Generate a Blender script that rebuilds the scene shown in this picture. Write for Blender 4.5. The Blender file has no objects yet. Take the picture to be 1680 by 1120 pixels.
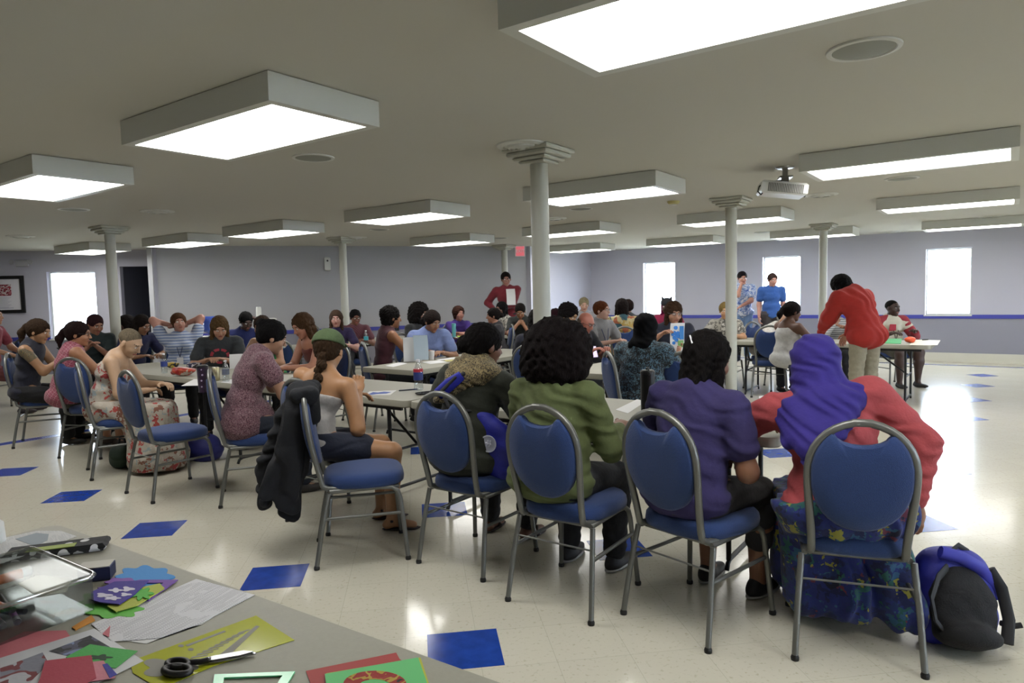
import bpy, math, random
import numpy as np
from mathutils import Vector, Matrix
random.seed(7)
# ------------------------------------------------------------------ camera, world, exposure
CAM_H, CEIL = 1.46, 2.44
FPX, PITCH, ROLL = 1127.76, 0.0697, -0.0238
ROOM = math.radians(-35.95)            # direction of the room's long side
scn = bpy.context.scene
col = scn.collection
cd = bpy.data.cameras.new('camera'); cam = bpy.data.objects.new('camera', cd); col.objects.link(cam)
cd.sensor_fit = 'HORIZONTAL'; cd.sensor_width = 36.0; cd.lens = 36.0 * FPX / 1680.0
cd.clip_start = 0.05; cd.clip_end = 200
cam.matrix_world = Matrix.Translation((0, 0, CAM_H)) @ Matrix.Rotation(math.pi/2 - PITCH, 4, 'X') @ Matrix.Rotation(ROLL, 4, 'Z')
scn.camera = cam
scn.view_settings.view_transform = 'Standard'
scn.view_settings.look = 'None'
scn.view_settings.gamma = 1.0
scn.view_settings.use_curve_mapping = False
scn.view_settings.exposure = 0.68
LAMP, SKY = 8.5, 24.0
wd = bpy.data.worlds.new('sky'); scn.world = wd; wd.use_nodes = True
bg = wd.node_tree.nodes['Background']; bg.inputs[0].default_value = (0.74, 0.86, 1.0, 1); bg.inputs[1].default_value = SKY
scn.cycles.max_bounces = 8; scn.cycles.diffuse_bounces = 5; scn.cycles.transparent_max_bounces = 12
scn.cycles.use_denoising = True
scn.cycles.sample_clamp_indirect = 6.0
scn.cycles.caustics_reflective = False; scn.cycles.caustics_refractive = False

# ------------------------------------------------------------------ small helpers
def ray(px, py):
    X = (px-840)/FPX; U = -(py-560)/FPX
    c, s = math.cos(ROLL), math.sin(ROLL)
    x = X*c - U*s; u = X*s + U*c
    c, s = math.cos(PITCH), math.sin(PITCH)
    return Vector((x, c + u*s, -s + u*c))
def P(px, py, z=0.0):
    r = ray(px, py); return r * ((z-CAM_H)/r.z) + Vector((0, 0, CAM_H))
def D(px, py, d):
    r = ray(px, py); return r * (d/r.y) + Vector((0, 0, CAM_H))
def Rm(X, Y, z=0.0):
    c, s = math.cos(ROOM), math.sin(ROOM)
    return Vector((X*c - Y*s, X*s + Y*c, z))
def inv(v):
    c, s = math.cos(ROOM), math.sin(ROOM)
    return (v.x*c + v.y*s, -v.x*s + v.y*c)
def lin(c):
    if isinstance(c, str):
        c = tuple(int(c[i:i+2], 16)/255 for i in (0, 2, 4))
    return tuple((v/12.92 if v <= .04045 else ((v+.055)/1.055)**2.4) for v in c) + (1.0,)
_m = {}
# fabric dyes, hair and skin were sampled from a contrasty photograph: true reflectances are a little lower
DYE = {'skin_': .74, 'hair_': .36, 'cloth_': .62, 'lip_': .7, 'brow_': .4, 'shoe_': .7, 'lid_': .7}
def tone(c, k):
    if isinstance(c, str): c = tuple(int(c[i:i+2], 16)/255 for i in (0, 2, 4))
    return tuple(v*k**(1/2.2) for v in c)
def mat(name, c, rough=.6, metal=0.0, bump=0.0, bscale=60.0, spec=.5, alpha=1.0, trans=0.0, emit=0.0, vary=0.0, vscale=8.0, coat=0.0, sheen=0.0):
    if name in _m: return _m[name]
    for pre, k in DYE.items():
        if name.startswith(pre): c = tone(c, k)
    m = bpy.data.materials.new(name); m.use_nodes = True; nt = m.node_tree; b = nt.nodes['Principled BSDF']
    b.inputs['Base Color'].default_value = lin(c); b.inputs['Roughness'].default_value = rough; b.inputs['Metallic'].default_value = metal
    b.inputs['Specular IOR Level'].default_value = spec
    b.inputs['Alpha'].default_value = alpha; b.inputs['Transmission Weight'].default_value = trans
    b.inputs['Coat Weight'].default_value = coat; b.inputs['Sheen Weight'].default_value = sheen
    if emit:
        b.inputs['Emission Color'].default_value = lin(c); b.inputs['Emission Strength'].default_value = emit
    tc = nt.nodes.new('ShaderNodeTexCoord')
    if bump:
        n = nt.nodes.new('ShaderNodeTexNoise'); n.inputs['Scale'].default_value = bscale; n.inputs['Detail'].default_value = 3
        bn = nt.nodes.new('ShaderNodeBump'); bn.inputs['Strength'].default_value = bump; bn.inputs['Distance'].default_value = .01
        nt.links.new(tc.outputs['Object'], n.inputs['Vector']); nt.links.new(n.outputs[0], bn.inputs['Height']); nt.links.new(bn.outputs[0], b.inputs['Normal'])
    if vary:
        n = nt.nodes.new('ShaderNodeTexNoise'); n.inputs['Scale'].default_value = vscale; n.inputs['Detail'].default_value = 4
        nt.links.new(tc.outputs['Object'], n.inputs['Vector'])
        r = nt.nodes.new('ShaderNodeValToRGB'); l = lin(c)
        r.color_ramp.elements[0].position = .3; r.color_ramp.elements[1].position = .7
        r.color_ramp.elements[0].color = tuple(v*(1-vary) for v in l[:3]) + (1,)
        r.color_ramp.elements[1].color = tuple(min(1, v*(1+vary)) for v in l[:3]) + (1,)
        nt.links.new(n.outputs[0], r.inputs[0]); nt.links.new(r.outputs[0], b.inputs['Base Color'])
    _m[name] = m; return m
def pat(name, kind, cols, scale=20.0, pos=None, rough=.85, stretch=(1, 1, 1), rot=(0, 0, 0)):
    """printed cloth and paper: kind = noise | voronoi | stripes | plaid | dots ; cols over a ramp"""
    if name in _m: return _m[name]
    m = bpy.data.materials.new(name); m.use_nodes = True; nt = m.node_tree; b = nt.nodes['Principled BSDF']; L = nt.links
    b.inputs['Roughness'].default_value = rough; b.inputs['Sheen Weight'].default_value = .1
    tc = nt.nodes.new('ShaderNodeTexCoord'); mp = nt.nodes.new('ShaderNodeMapping'); mp.inputs['Scale'].default_value = stretch; mp.inputs['Rotation'].default_value = rot
    L.new(tc.outputs['Object'], mp.inputs['Vector'])
    r = nt.nodes.new('ShaderNodeValToRGB'); r.color_ramp.interpolation = 'CONSTANT'
    n = len(cols); pos = pos or [i/n for i in range(n)]
    while len(r.color_ramp.elements) < n: r.color_ramp.elements.new(.5)
    for i in range(n):
        r.color_ramp.elements[i].position = pos[i]
    for i in range(n): r.color_ramp.elements[i].color = lin(tone(cols[i], .68 if kind != 'dots' else .9))
    if kind == 'noise':
        t = nt.nodes.new('ShaderNodeTexNoise'); t.inputs['Scale'].default_value = scale; t.inputs['Detail'].default_value = 2; L.new(mp.outputs[0], t.inputs['Vector']); o = t.outputs[0]
    elif kind == 'voronoi':
        t = nt.nodes.new('ShaderNodeTexVoronoi'); t.inputs['Scale'].default_value = scale; L.new(mp.outputs[0], t.inputs['Vector'])
        n2 = nt.nodes.new('ShaderNodeTexNoise'); n2.inputs['Scale'].default_value = scale*.9; L.new(mp.outputs[0], n2.inputs['Vector'])
        mx = nt.nodes.new('ShaderNodeMixRGB'); mx.inputs[0].default_value = .12; L.new(mp.outputs[0], mx.inputs[1]); L.new(n2.outputs['Color'], mx.inputs[2]); L.new(mx.outputs[0], t.inputs['Vector'])
        sp = nt.nodes.new('ShaderNodeSeparateColor'); L.new(t.outputs['Color'], sp.inputs[0]); o = sp.outputs[0]
    elif kind in ('stripes', 'plaid'):
        t = nt.nodes.new('ShaderNodeTexWave'); t.inputs['Scale'].default_value = scale; t.bands_direction = 'Z'; t.inputs['Distortion'].default_value = .6; t.inputs['Detail'].default_value = 1
        L.new(mp.outputs[0], t.inputs['Vector']); o = t.outputs['Fac']
        if kind == 'plaid':
            t2 = nt.nodes.new('ShaderNodeTexWave'); t2.inputs['Scale'].default_value = scale; t2.bands_direction = 'DIAGONAL'; t2.inputs['Distortion'].default_value = .6
            L.new(mp.outputs[0], t2.inputs['Vector'])
            a = nt.nodes.new('ShaderNodeMath'); a.operation = 'ADD'; L.new(o, a.inputs[0]); L.new(t2.outputs['Fac'], a.inputs[1])
            h = nt.nodes.new('ShaderNodeMath'); h.operation = 'MULTIPLY'; h.inputs[1].default_value = .5; L.new(a.outputs[0], h.inputs[0]); o = h.outputs[0]
    elif kind == 'dots':
        t = nt.nodes.new('ShaderNodeTexVoronoi'); t.inputs['Scale'].default_value = scale; t.inputs['Randomness'].default_value = .35; L.new(mp.outputs[0], t.inputs['Vector']); o = t.outputs['Distance']
    L.new(o, r.inputs[0]); L.new(r.outputs[0], b.inputs['Base Color'])
    nz = nt.nodes.new('ShaderNodeTexNoise'); nz.inputs['Scale'].default_value = 40; L.new(tc.outputs['Object'], nz.inputs['Vector'])
    bn = nt.nodes.new('ShaderNodeBump'); bn.inputs['Strength'].default_value = .25; bn.inputs['Distance'].default_value = .01; L.new(nz.outputs[0], bn.inputs['Height']); L.new(bn.outputs[0], b.inputs['Normal'])
    _m[name] = m; return m

class MB:
    """collects shapes; build() links them as ONE mesh object"""
    def __init__(s): s.v = []; s.f = []; s.mi = []
    def add(s, vs, fs, mi=0):
        o = len(s.v); s.v += [tuple(v) for v in vs]; s.f += [tuple(i+o for i in f) for f in fs]; s.mi += [mi]*len(fs); return s
    def box(s, c, d, M=None, mi=0, bev=0.0):
        x, y, z = (k/2 for k in d); c = Vector(c)
        if bev:
            b = min(bev, x*.9, y*.9, z*.9)
            vs = []; 
            for sz in (-1, 1):
                for k, (ins, zz) in enumerate(((b, z), (0, z-b))) if sz > 0 else enumerate(((b, z), (0, z-b))):
                    ring = [(-x+ins, -y+ins), (x-ins, -y+ins), (x-ins, y-ins), (-x+ins, y-ins)]
                    vs.append([(a, e, sz*zz) for a, e in ring])
            rings = [vs[0], vs[1], vs[3], vs[2]]
            V = [Vector(p) for r in rings for p in r]; F = [(3, 2, 1, 0), (12, 13, 14, 15)]
            for i in range(3):
                for j in range(4):
                    a = i*4+j; e = i*4+(j+1) % 4; F.append((a, e, e+4, a+4))
        else:
            V = [Vector((sx*x, sy*y, sz*z)) for sz in (-1, 1) for sy in (-1, 1) for sx in (-1, 1)]
            F = [(0, 2, 3, 1), (4, 5, 7, 6), (0, 1, 5, 4), (2, 6, 7, 3), (0, 4, 6, 2), (1, 3, 7, 5)]
        if M is not None: V = [M @ v for v in V]
        return s.add([v + c for v in V], F, mi)
    def tube(s, pts, r, n=10, closed=False, mi=0, flat=1.0):
        pts = [Vector(p) for p in pts]; m = len(pts); rs = r if isinstance(r, (list, tuple)) else [r]*m
        vs = []; up = None
        for i, p in enumerate(pts):
            a = pts[i-1] if (i or closed) else p; e = pts[(i+1) % m] if (i < m-1 or closed) else p
            t = (e-a).normalized()
            if up is None:
                up = Vector((0, 0, 1)) if abs(t.z) < .9 else Vector((1, 0, 0))
            x = (up - t*up.dot(t)).normalized(); y = t.cross(x); up = x
            for k in range(n):
                an = 2*math.pi*k/n; vs.append(p + x*math.cos(an)*rs[i] + y*math.sin(an)*rs[i]*flat)
        fs = []
        for i in range(m if closed else m-1):
            for k in range(n):
                a = i*n+k; b = i*n+(k+1) % n; j = ((i+1) % m)*n
                fs.append((a, b, j+(k+1) % n, j+k))
        if not closed: fs += [tuple(range(n))[::-1], tuple((m-1)*n+k for k in range(n))]
        return s.add(vs, fs, mi)
    def lathe(s, prof, c=(0, 0, 0), n=24, mi=0, M=None):
        c = Vector(c); vs = []
        for r, z in prof:
            for k in range(n):
                a = 2*math.pi*k/n; v = Vector((r*math.cos(a), r*math.sin(a), z)); vs.append((M @ v if M is not None else v) + c)
        fs = []
        for i in range(len(prof)-1):
            for k in range(n):
                a = i*n+k; b = i*n+(k+1) % n; fs.append((a, b, b+n, a+n))
        fs += [tuple(range(n))[::-1], tuple((len(prof)-1)*n+k for k in range(n))]
        return s.add(vs, fs, mi)
    def prism(s, outline, z0, z1, M=None, mi=0, c=(0, 0, 0)):
        n = len(outline); c = Vector(c)
        V = [Vector((x, y, z0)) for x, y in outline] + [Vector((x, y, z1)) for x, y in outline]
        if M is not None: V = [M @ v for v in V]
        F = [tuple(range(n))[::-1], tuple(range(n, 2*n))] + [(i, (i+1) % n, n+(i+1) % n, n+i) for i in range(n)]
        return s.add([v+c for v in V], F, mi)
    def build(s, name, m, parent=None, loc=(0, 0, 0), rz=0.0, smooth=None, **kw):
        me = bpy.data.meshes.new(name); me.from_pydata([tuple(v) for v in s.v], [], s.f)
        ms = m if isinstance(m, (list, tuple)) else [m]
        for q in ms: me.materials.append(q)
        if len(ms) > 1: me.polygons.foreach_set('material_index', s.mi)
        me.update()
        import bmesh
        bm = bmesh.new(); bm.from_mesh(me); bmesh.ops.recalc_face_normals(bm, faces=bm.faces[:]); bm.to_mesh(me); bm.free()
        o = bpy.data.objects.new(name, me); col.objects.link(o)
        if smooth is not None:
            me.polygons.foreach_set('use_smooth', [True]*len(me.polygons))
            try: me.set_sharp_from_angle(angle=math.radians(smooth))
            except Exception: pass
        o.location = loc; o.rotation_euler = (0, 0, rz)
        if parent is not None: o.parent = parent
        tag(o, **kw); return o
def tag(o, label=None, cat=None, group=None, kind=None):
    if label: o['label'] = label
    if cat: o['category'] = cat
    if group: o['group'] = group
    if kind: o['kind'] = kind
    return o
def empty(name, loc=(0, 0, 0), rz=0.0, label=None, cat=None, group=None):
    o = bpy.data.objects.new(name, None); o.empty_display_size = .1; col.objects.link(o); o.location = loc; o.rotation_euler = (0, 0, rz)
    return tag(o, label, cat, group)
def copy_tree(o, parent=None):
    c = o.copy(); col.objects.link(c); c.parent = parent
    if parent is not None: c.matrix_parent_inverse = Matrix.Identity(4)
    for ch in list(o.children): copy_tree(ch, c)
    return c
def arc(cx, cy, r, a0, a1, n):
    return [(cx + r*math.cos(math.radians(a0+(a1-a0)*i/n)), cy + r*math.sin(math.radians(a0+(a1-a0)*i/n))) for i in range(n+1)]
def rrect(w, d, r, n=5):
    x, y = w/2-r, d/2-r
    return arc(x, y, r, 0, 90, n) + arc(-x, y, r, 90, 180, n) + arc(-x, -y, r, 180, 270, n) + arc(x, -y, r, 270, 360, n)
# ------------------------------------------------------------------ the room shell
M_white = mat('painted_white', 'C9CAC4', .5)
M_ceil = mat('ceiling_paint', 'BDBBB2', .9, bump=.02, bscale=30)
M_wall = mat('wall_paint_light', 'B0AFBA', .8, bump=.03, bscale=80)
M_wall_low = mat('wall_paint_low', '85848F', .8)
M_grey = mat('partition_grey', 'A2A2A5', .85)
M_stripe = mat('blue_chair_rail', '3A3F96', .6)
M_base = mat('baseboard_cream', 'C4C1B4', .6)
def floor_mat():
    m = bpy.data.materials.new('vinyl_tile'); m.use_nodes = True; nt = m.node_tree; b = nt.nodes['Principled BSDF']; L = nt.links
    tc = nt.nodes.new('ShaderNodeTexCoord'); mp = nt.nodes.new('ShaderNodeMapping'); L.new(tc.outputs['Object'], mp.inputs['Vector'])
    br = nt.nodes.new('ShaderNodeTexBrick'); br.offset = 0; br.inputs['Scale'].default_value = 1
    br.inputs['Brick Width'].default_value = .3; br.inputs['Row Height'].default_value = .3; br.inputs['Mortar Size'].default_value = .0012
    br.inputs['Color1'].default_value = lin('C2BEAE'); br.inputs['Color2'].default_value = lin('C5C1B1'); br.inputs['Mortar'].default_value = lin('AFAB9B')
    L.new(mp.outputs[0], br.inputs['Vector'])
    n = nt.nodes.new('ShaderNodeTexNoise'); n.inputs['Scale'].default_value = 55; n.inputs['Detail'].default_value = 5; L.new(tc.outputs['Object'], n.inputs['Vector'])
    r = nt.nodes.new('ShaderNodeValToRGB'); r.color_ramp.elements[0].position = .28; r.color_ramp.elements[0].color = (.78, .76, .7, 1); r.color_ramp.elements[1].position = .42; r.color_ramp.elements[1].color = (1, 1, 1, 1)
    L.new(n.outputs[0], r.inputs[0])
    mx = nt.nodes.new('ShaderNodeMixRGB'); mx.blend_type = 'MULTIPLY'; mx.inputs[0].default_value = 1; L.new(br.outputs[0], mx.inputs[1]); L.new(r.outputs[0], mx.inputs[2])
    L.new(mx.outputs[0], b.inputs['Base Color'])
    b.inputs['Roughness'].default_value = .16; b.inputs['Specular IOR Level'].default_value = .55
    n2 = nt.nodes.new('ShaderNodeTexNoise'); n2.inputs['Scale'].default_value = 2.2; n2.inputs['Detail'].default_value = 3; L.new(tc.outputs['Object'], n2.inputs['Vector'])
    bn = nt.nodes.new('ShaderNodeBump'); bn.inputs['Strength'].default_value = .12; bn.inputs['Distance'].default_value = .02; L.new(n2.outputs[0], bn.inputs['Height']); L.new(bn.outputs[0], b.inputs['Normal'])
    return m
M_floor = floor_mat()
M_blue_tile = mat('blue_tile', '1F3F92', .22, vary=.18, vscale=14)
TA = math.radians(7.8)                 # tiles lie diagonal to the room
T0 = Vector((-0.066, 1.995, 0))        # a tile corner seen in the foreground
# floor slab, in tile axes so the joints meet the blue tiles
o = MB().box((0, 0, -.05), (60, 60, .1)).build('floor', M_floor, loc=(T0.x, T0.y, 0), rz=TA, kind='structure')
def troom(a, b): return T0 + Vector((a*math.cos(TA)-b*math.sin(TA), a*math.sin(TA)+b*math.cos(TA), 0))
spots = []
S = .3
# rows of single blue tiles, one every three diagonals
def blue_tile(c):
    o = MB().box((0, 0, 0.0006), (S, S, .0012)).build('floor_tile', M_blue_tile, loc=(c.x, c.y, 0), rz=TA)
    tag(o, kind='structure'); return o
seen = [[(698.6,1041.4),(815.1,1030.9),(830,1090.3),(702,1103)],[(413,931.5),(507,924.5),(493.75,961.25),(394,969.5)],[(228.9,858.3),(306.1,853.2),(282.9,878.1),(199.4,883.4)],
        [(99.2,807.4),(166,803.5),(139.1,820.7),(67.8,825.3)],[(3.9,768.9),(61.9,765),(35,778.9),(-30,784)],[(690.5,823),(768,823),(765,847),(690.5,851)],[(959,888),(1054,881),(1067,911),(978.6,919)],
        [(1588.6,614.3),(1611,612.6),(1635,616.7),(1612,618.6)],[(1580,631),(1602,629.3),(1628,633.3),(1603,636)],[(1564,655),(1592,651),(1622,656.5),(1597,659.5)],[(1546,686),(1585,681),(1615,685),(1590,691)],
        [(1516,764),(1539,762),(1581,776),(1532,784)],[(1440,856),(1521,845),(1560,862),(1500,868)]]
for q in seen:
    w = [P(*p) for p in q]; blue_tile(sum(w, Vector())/4)
for px, py in ((1275, 743), (700, 738)): blue_tile(P(px, py))
# perimeter bands of blue tile along the walls
def band(a, b, w=.14):
    a = Vector(a); b = Vector(b); d = b-a
    MB().box((0, 0, .0008), (d.length, w, .0016)).build('trim_floor_band', M_blue_tile, loc=(a+b)/2, rz=math.atan2(d.y, d.x), kind='structure')
band(Rm(-8.6, -1.0), Rm(-8.6, 6.2)); band(Rm(-6.5, 14.45), Rm(6, 14.45), .12)

# walls: corners on the plan (room axes X,Y)
WA = (-16.6, 2.75); WB = (-12.95, 6.8)      # window wall on the far left
PA = (-12.2, 6.1); PB = (-8.2, 12.1)        # grey partition
EX = -8.45; RY = 15.05                      # alcove wall and window wall
RAIL, RAILW, BASEH = .84, .07, .17
def wall(name, A, B, holes=(), thick=.18, m=None, low=True, outward=1, z1=CEIL):
    """A,B world xy; holes = (s0,s1,z0,z1) measured along A->B"""
    A = Vector(A[:2]); B = Vector(B[:2]); L = (B-A).length; rz = math.atan2((B-A).y, (B-A).x)
    zs = [0, RAIL, z1]; mb = MB()
    xs = sorted({0, L} | {h[0] for h in holes} | {h[1] for h in holes}); zz = sorted({0, RAIL, z1} | {h[2] for h in holes} | {h[3] for h in holes})
    for i in range(len(xs)-1):
        for j in range(len(zz)-1):
            cx, cz = (xs[i]+xs[i+1])/2, (zz[j]+zz[j+1])/2
            if any(h[0] < cx < h[1] and h[2] < cz < h[3] for h in holes): continue
            mb.box((cx, outward*thick/2, cz), (xs[i+1]-xs[i], thick, zz[j+1]-zz[j]), mi=1 if (low and cz < RAIL) else 0)
    o = mb.build(name, [m or M_wall, M_wall_low], loc=(A.x, A.y, 0), rz=rz, kind='structure')
    if low:
        k = MB(); b = MB(); pieces = [0] + [v for h in holes if h[2] < RAIL+.01 for v in h[:2]] + [L]
        for i in range(0, len(pieces), 2):
            a, e = pieces[i], pieces[i+1]
            if e-a > .02: k.box(((a+e)/2, -outward*.008, RAIL), (e-a, .016, RAILW))
        k.build('trim_rail', M_stripe, loc=(A.x, A.y, 0), rz=rz, kind='structure')
        b.box((L/2, -outward*.01, BASEH/2), (L, .02, BASEH)).build('baseboard_' + name.split('_')[1], M_base, loc=(A.x, A.y, 0), rz=rz, kind='structure')
    return A, rz, L
M_glass = None
def glass_mat(name, tint, gloss=.06):
    m = bpy.data.materials.new(name); m.use_nodes = True; nt = m.node_tree; L = nt.links
    for n in list(nt.nodes):
        if n.type != 'OUTPUT_MATERIAL': nt.nodes.remove(n)
    out = nt.nodes['Material Output']; t = nt.nodes.new('ShaderNodeBsdfTransparent'); t.inputs[0].default_value = tint
    g = nt.nodes.new('ShaderNodeBsdfGlossy'); g.inputs['Roughness'].default_value = .05; x = nt.nodes.new('ShaderNodeMixShader'); x.inputs[0].default_value = gloss
    L.new(t.outputs[0], x.inputs[1]); L.new(g.outputs[0], x.inputs[2]); L.new(x.outputs[0], out.inputs[0]); return m
M_pane = glass_mat('window_glass', (.97, .98, 1, 1))
nwin = [0]
def window(A, rz, s0, s1, z0, z1, outward=1, thick=.18):
    nwin[0] += 1; w = s1-s0; h = z1-z0
    def B(): return MB()
    loc = (A.x, A.y, 0); cx = (s0+s1)/2; y = outward*(thick-.04); f = .022
    fr = B()
    fr.box((s0+f/2, y, (z0+z1)/2), (f, .06, h)); fr.box((s1-f/2, y, (z0+z1)/2), (f, .06, h))
    fr.box((cx, y, z0+f/2), (w-2*f, .06, f)); fr.box((cx, y, z1-f/2), (w-2*f, .06, f))
    root = empty('window_%d' % nwin[0], loc, rz); tag(root, kind='structure')
    a = fr.build('window_frame', M_white, root)
    g = B().box((cx, y, (z0+z1)/2), (w-2*f, .006, h-2*f)).build('window_pane', M_pane, root)
    s = B().box((cx, -outward*.012+outward*thick*.3, z0-.012), (w+.04, thick*.75, .024)).build('window_sill', M_white, root)
    return root
def wpx(A, B, px, py):
    """where the sight line through a pixel meets the wall A->B : (distance along, height)"""
    A = Vector(A[:2]); B = Vector(B[:2]); r = ray(px, py); d = (B-A).normalized(); n = Vector((-d.y, d.x))
    t = n.dot(A)/n.dot(Vector((r.x, r.y))); p = Vector((r.x*t, r.y*t)); return (p-A).dot(d), CAM_H + r.z*t
# right hand window wall (runs along X at Y=RY)
rA, rB = Rm(EX, RY), Rm(7.0, RY)
holes = []
for (x0, x1, yt, yb) in ((1055, 1107, 425, 519), (1251, 1313, 414, 519), (1519.5, 1595, 402, 514)):
    a, zt = wpx(rA, rB, x0, yt); b, _ = wpx(rA, rB, x1, yt)
    holes.append((a, b, RAIL+RAILW/2, 2.10))
Aw, rzw, _ = wall('wall_right', rA, rB, holes)
for h in holes: window(Aw, rzw, *h)
# more windows of the same wall, outside the frame to the right, light the floor there
# alcove wall at X=EX with the glazed door
eA, eB = Rm(EX, 12.0), Rm(EX, RY)
s0, _ = wpx(eA, eB, 851, 430); s1, _ = wpx(eA, eB, 884, 430)
s0 = max(s0, .06)
hole = (s0, max(s1, s0+.75), .06, 2.02)
Aw, rzw, L_ = wall('wall_back', eA, eB, [hole]); window(Aw, rzw, *hole)
# the grey partition, oblique to the room
pA, pB = Rm(*PA), Rm(*PB)
wall('wall_partition', pA, pB, m=M_grey, thick=.14)
MB().box((0, 0, CEIL/2), (.16, .02, CEIL)).build('trim_1', M_grey, loc=pA, rz=ROOM, kind='structure')
# alcove return closing partition to the back wall
wall('wall_return', pB, Rm(EX, 12.05), low=False, thick=.1)
# far left window wall
lA, lB = Rm(*WA), Rm(*WB)
a, zt = wpx(lA, lB, 76, 446); b, _ = wpx(lA, lB, 155, 446)
hole = (a, b, RAIL-.02, zt)
da, dz = wpx(lA, lB, 196, 437); db = (Rm(*WB)-Rm(*WA)).length-.05
door_hole = (da, db, 0, dz)
Aw, rzw, L_ = wall('wall_left', lA, lB, [hole, door_hole]); window(Aw, rzw, *hole)
# dark hallway behind the opening
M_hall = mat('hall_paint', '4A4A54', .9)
for dy in (0,):
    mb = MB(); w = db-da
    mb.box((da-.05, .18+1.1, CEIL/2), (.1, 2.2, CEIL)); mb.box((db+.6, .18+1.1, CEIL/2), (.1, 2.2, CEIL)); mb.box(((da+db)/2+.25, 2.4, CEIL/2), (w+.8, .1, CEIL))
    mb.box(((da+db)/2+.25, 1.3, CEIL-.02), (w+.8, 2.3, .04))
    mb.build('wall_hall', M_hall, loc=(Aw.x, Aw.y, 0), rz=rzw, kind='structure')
# the rest of the shell, behind and beside the camera, closes the room
wall('wall_side', Rm(-16.6, -3.5), Rm(-16.6, 2.75), thick=.18)
wall('wall_front', Rm(7.0, -3.5), Rm(-16.6, -3.5), thick=.18)
hs = [(1.2+i*3.2, 2.3+i*3.2, RAIL+.03, 1.98) for i in range(5)]
Aw, rzw, _ = wall('wall_near', Rm(7.0, RY), Rm(7.0, -3.5), hs)
for h in hs: window(Aw, rzw, *h)
wall('wall_jog', Rm(*WB), Rm(*PA), low=False, thick=.1)
# ceiling with the lower soffit near the camera
c0 = Rm(-4.8, 5.8)
MB().box((-4.8, 5.8, CEIL+.05), (24.2, 19.2, .1)).build('ceiling', M_ceil, rz=ROOM, kind='structure')
MB().box((-6.3-.0, -1.1, CEIL-.04), (11.0, 4.8-.02, .08)).build('ceiling_soffit', M_ceil, rz=ROOM, kind='structure')

# ------------------------------------------------------------------ columns
M_colm = mat('column_paint', 'B2B2A6', .45)
def capital(mb):
    mb.box((0, 0, CEIL-.015), (.36, .36, .03), bev=.008); mb.box((0, 0, CEIL-.045), (.32, .32, .03), bev=.008)
    mb.box((0, 0, CEIL-.072), (.26, .26, .024), bev=.01); mb.box((0, 0, CEIL-.094), (.2, .2, .02), bev=.008)
def column(X, Y, label):
    r = empty('column', Rm(X, Y), ROOM, label, 'column', 'round steel columns with square capitals')
    prof = [(.062, .0), (.062, CEIL-.1)]
    MB().lathe(prof, n=28).build('shaft', M_colm, r, smooth=40)
    m = MB(); capital(m); m.build('capital', M_colm, r)
    MB().lathe([(.095, 0), (.095, .02), (.065, .045)], n=28).build('base', M_colm, r, smooth=30)
def colpx(px, d, label):
    p = D(px, 480, d); X, Y = inv(p); column(X, Y, label)
colpx(888.5, 4.78, 'white round column in the centre, nearest of them, in front of the ceiling vent')
colpx(1199.5, 7.6, 'white round column right of centre, beside the ceiling projector')
colpx(1350, 11.0, 'white round column behind the person in the red cardigan')
colpx(186, 8.95, 'white round column between the left window and the dark doorway')
colpx(565, 11.35, 'slim white round column against the grey partition')
colpx(829, 14.0, 'slim white round column right behind the bearded man in the red shirt')

# ------------------------------------------------------------------ ceiling lights
M_fix = mat('fixture_enamel', 'C6C7C0', .45)
M_lens = mat('light_lens', 'FFFFFF', .3, emit=LAMP)
M_lens.node_tree.nodes['Principled BSDF'].inputs['Emission Color'].default_value = (1.0, .985, .95, 1)
def fixture(X, Y, label):
    r = empty('ceiling_light', Rm(X, Y, CEIL), ROOM, label, 'ceiling light', 'boxy fluorescent ceiling lights')
    L, W, H, t = 1.32, .64, .13, .035
    m = MB()
    m.box((0, W/2-t/2, -H/2-.002), (L, t, H-.004)); m.box((0, -W/2+t/2, -H/2-.002), (L, t, H-.004))
    m.box((L/2-t/2, 0, -H/2-.002), (t, W-2*t, H-.004)); m.box((-L/2+t/2, 0, -H/2-.002), (t, W-2*t, H-.004)); m.box((0, 0, -.01), (L-2*t, W-2*t, .015))
    m.build('housing', M_fix, r)
    m = MB(); 
    for s in (-1, 1):
        m.box((0, s*(W/2-t-.006), -H+.004), (L-2*t, .012, .008)); m.box((s*(L/2-t-.006), 0, -H+.004), (.012, W-2*t-.024, .008))
    m.build('lens_frame', M_white, r)
    MB().box((0, 0, -H+.014), (L-2*t-.02, W-2*t-.02, .008)).build('lens', M_lens, r)
fx = {(-.70, 2.16): 'large white ceiling light box at the top right, cut by the frame', (-3.25, 2.16): 'large white ceiling light box at the upper left, nearest whole one',
 (-5.82, 2.18): 'white ceiling light box at the far left edge above the window',
 (-7.93, 5.6): 'white ceiling light box left of centre above the grey partition', (-10.2, 5.64): 'small white ceiling light box above the left end of the partition',
 (-12.5, 5.3): 'small white ceiling light box above the left window behind the column', (-5.48, 5.6): 'white ceiling light box in the centre left of the near column', (-3.02, 5.62): 'white ceiling light box just right of the near column',
 (-.63, 5.78): 'long white ceiling light box at the right beside the projector', (-7.62, 8.85): 'small white ceiling light box in front of the partition, right of centre',
 (-5.3, 8.86): 'white ceiling light box behind the near column, middle of three', (-2.92, 9.02): 'white ceiling light box crossed by the column near the projector', (-.6, 9.2): 'white ceiling light box at the right edge, middle of the right row',
 (-7.33, 12.6): 'thin white ceiling light box far back by the glazed door', (-5.06, 12.7): 'thin white ceiling light box above the first far window', (-2.78, 12.85): 'thin white ceiling light box above the second far window', (-.5, 13.05): 'thin white ceiling light box above the right window'}
for (X, Y), l in fx.items(): fixture(X, Y, l)
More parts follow.
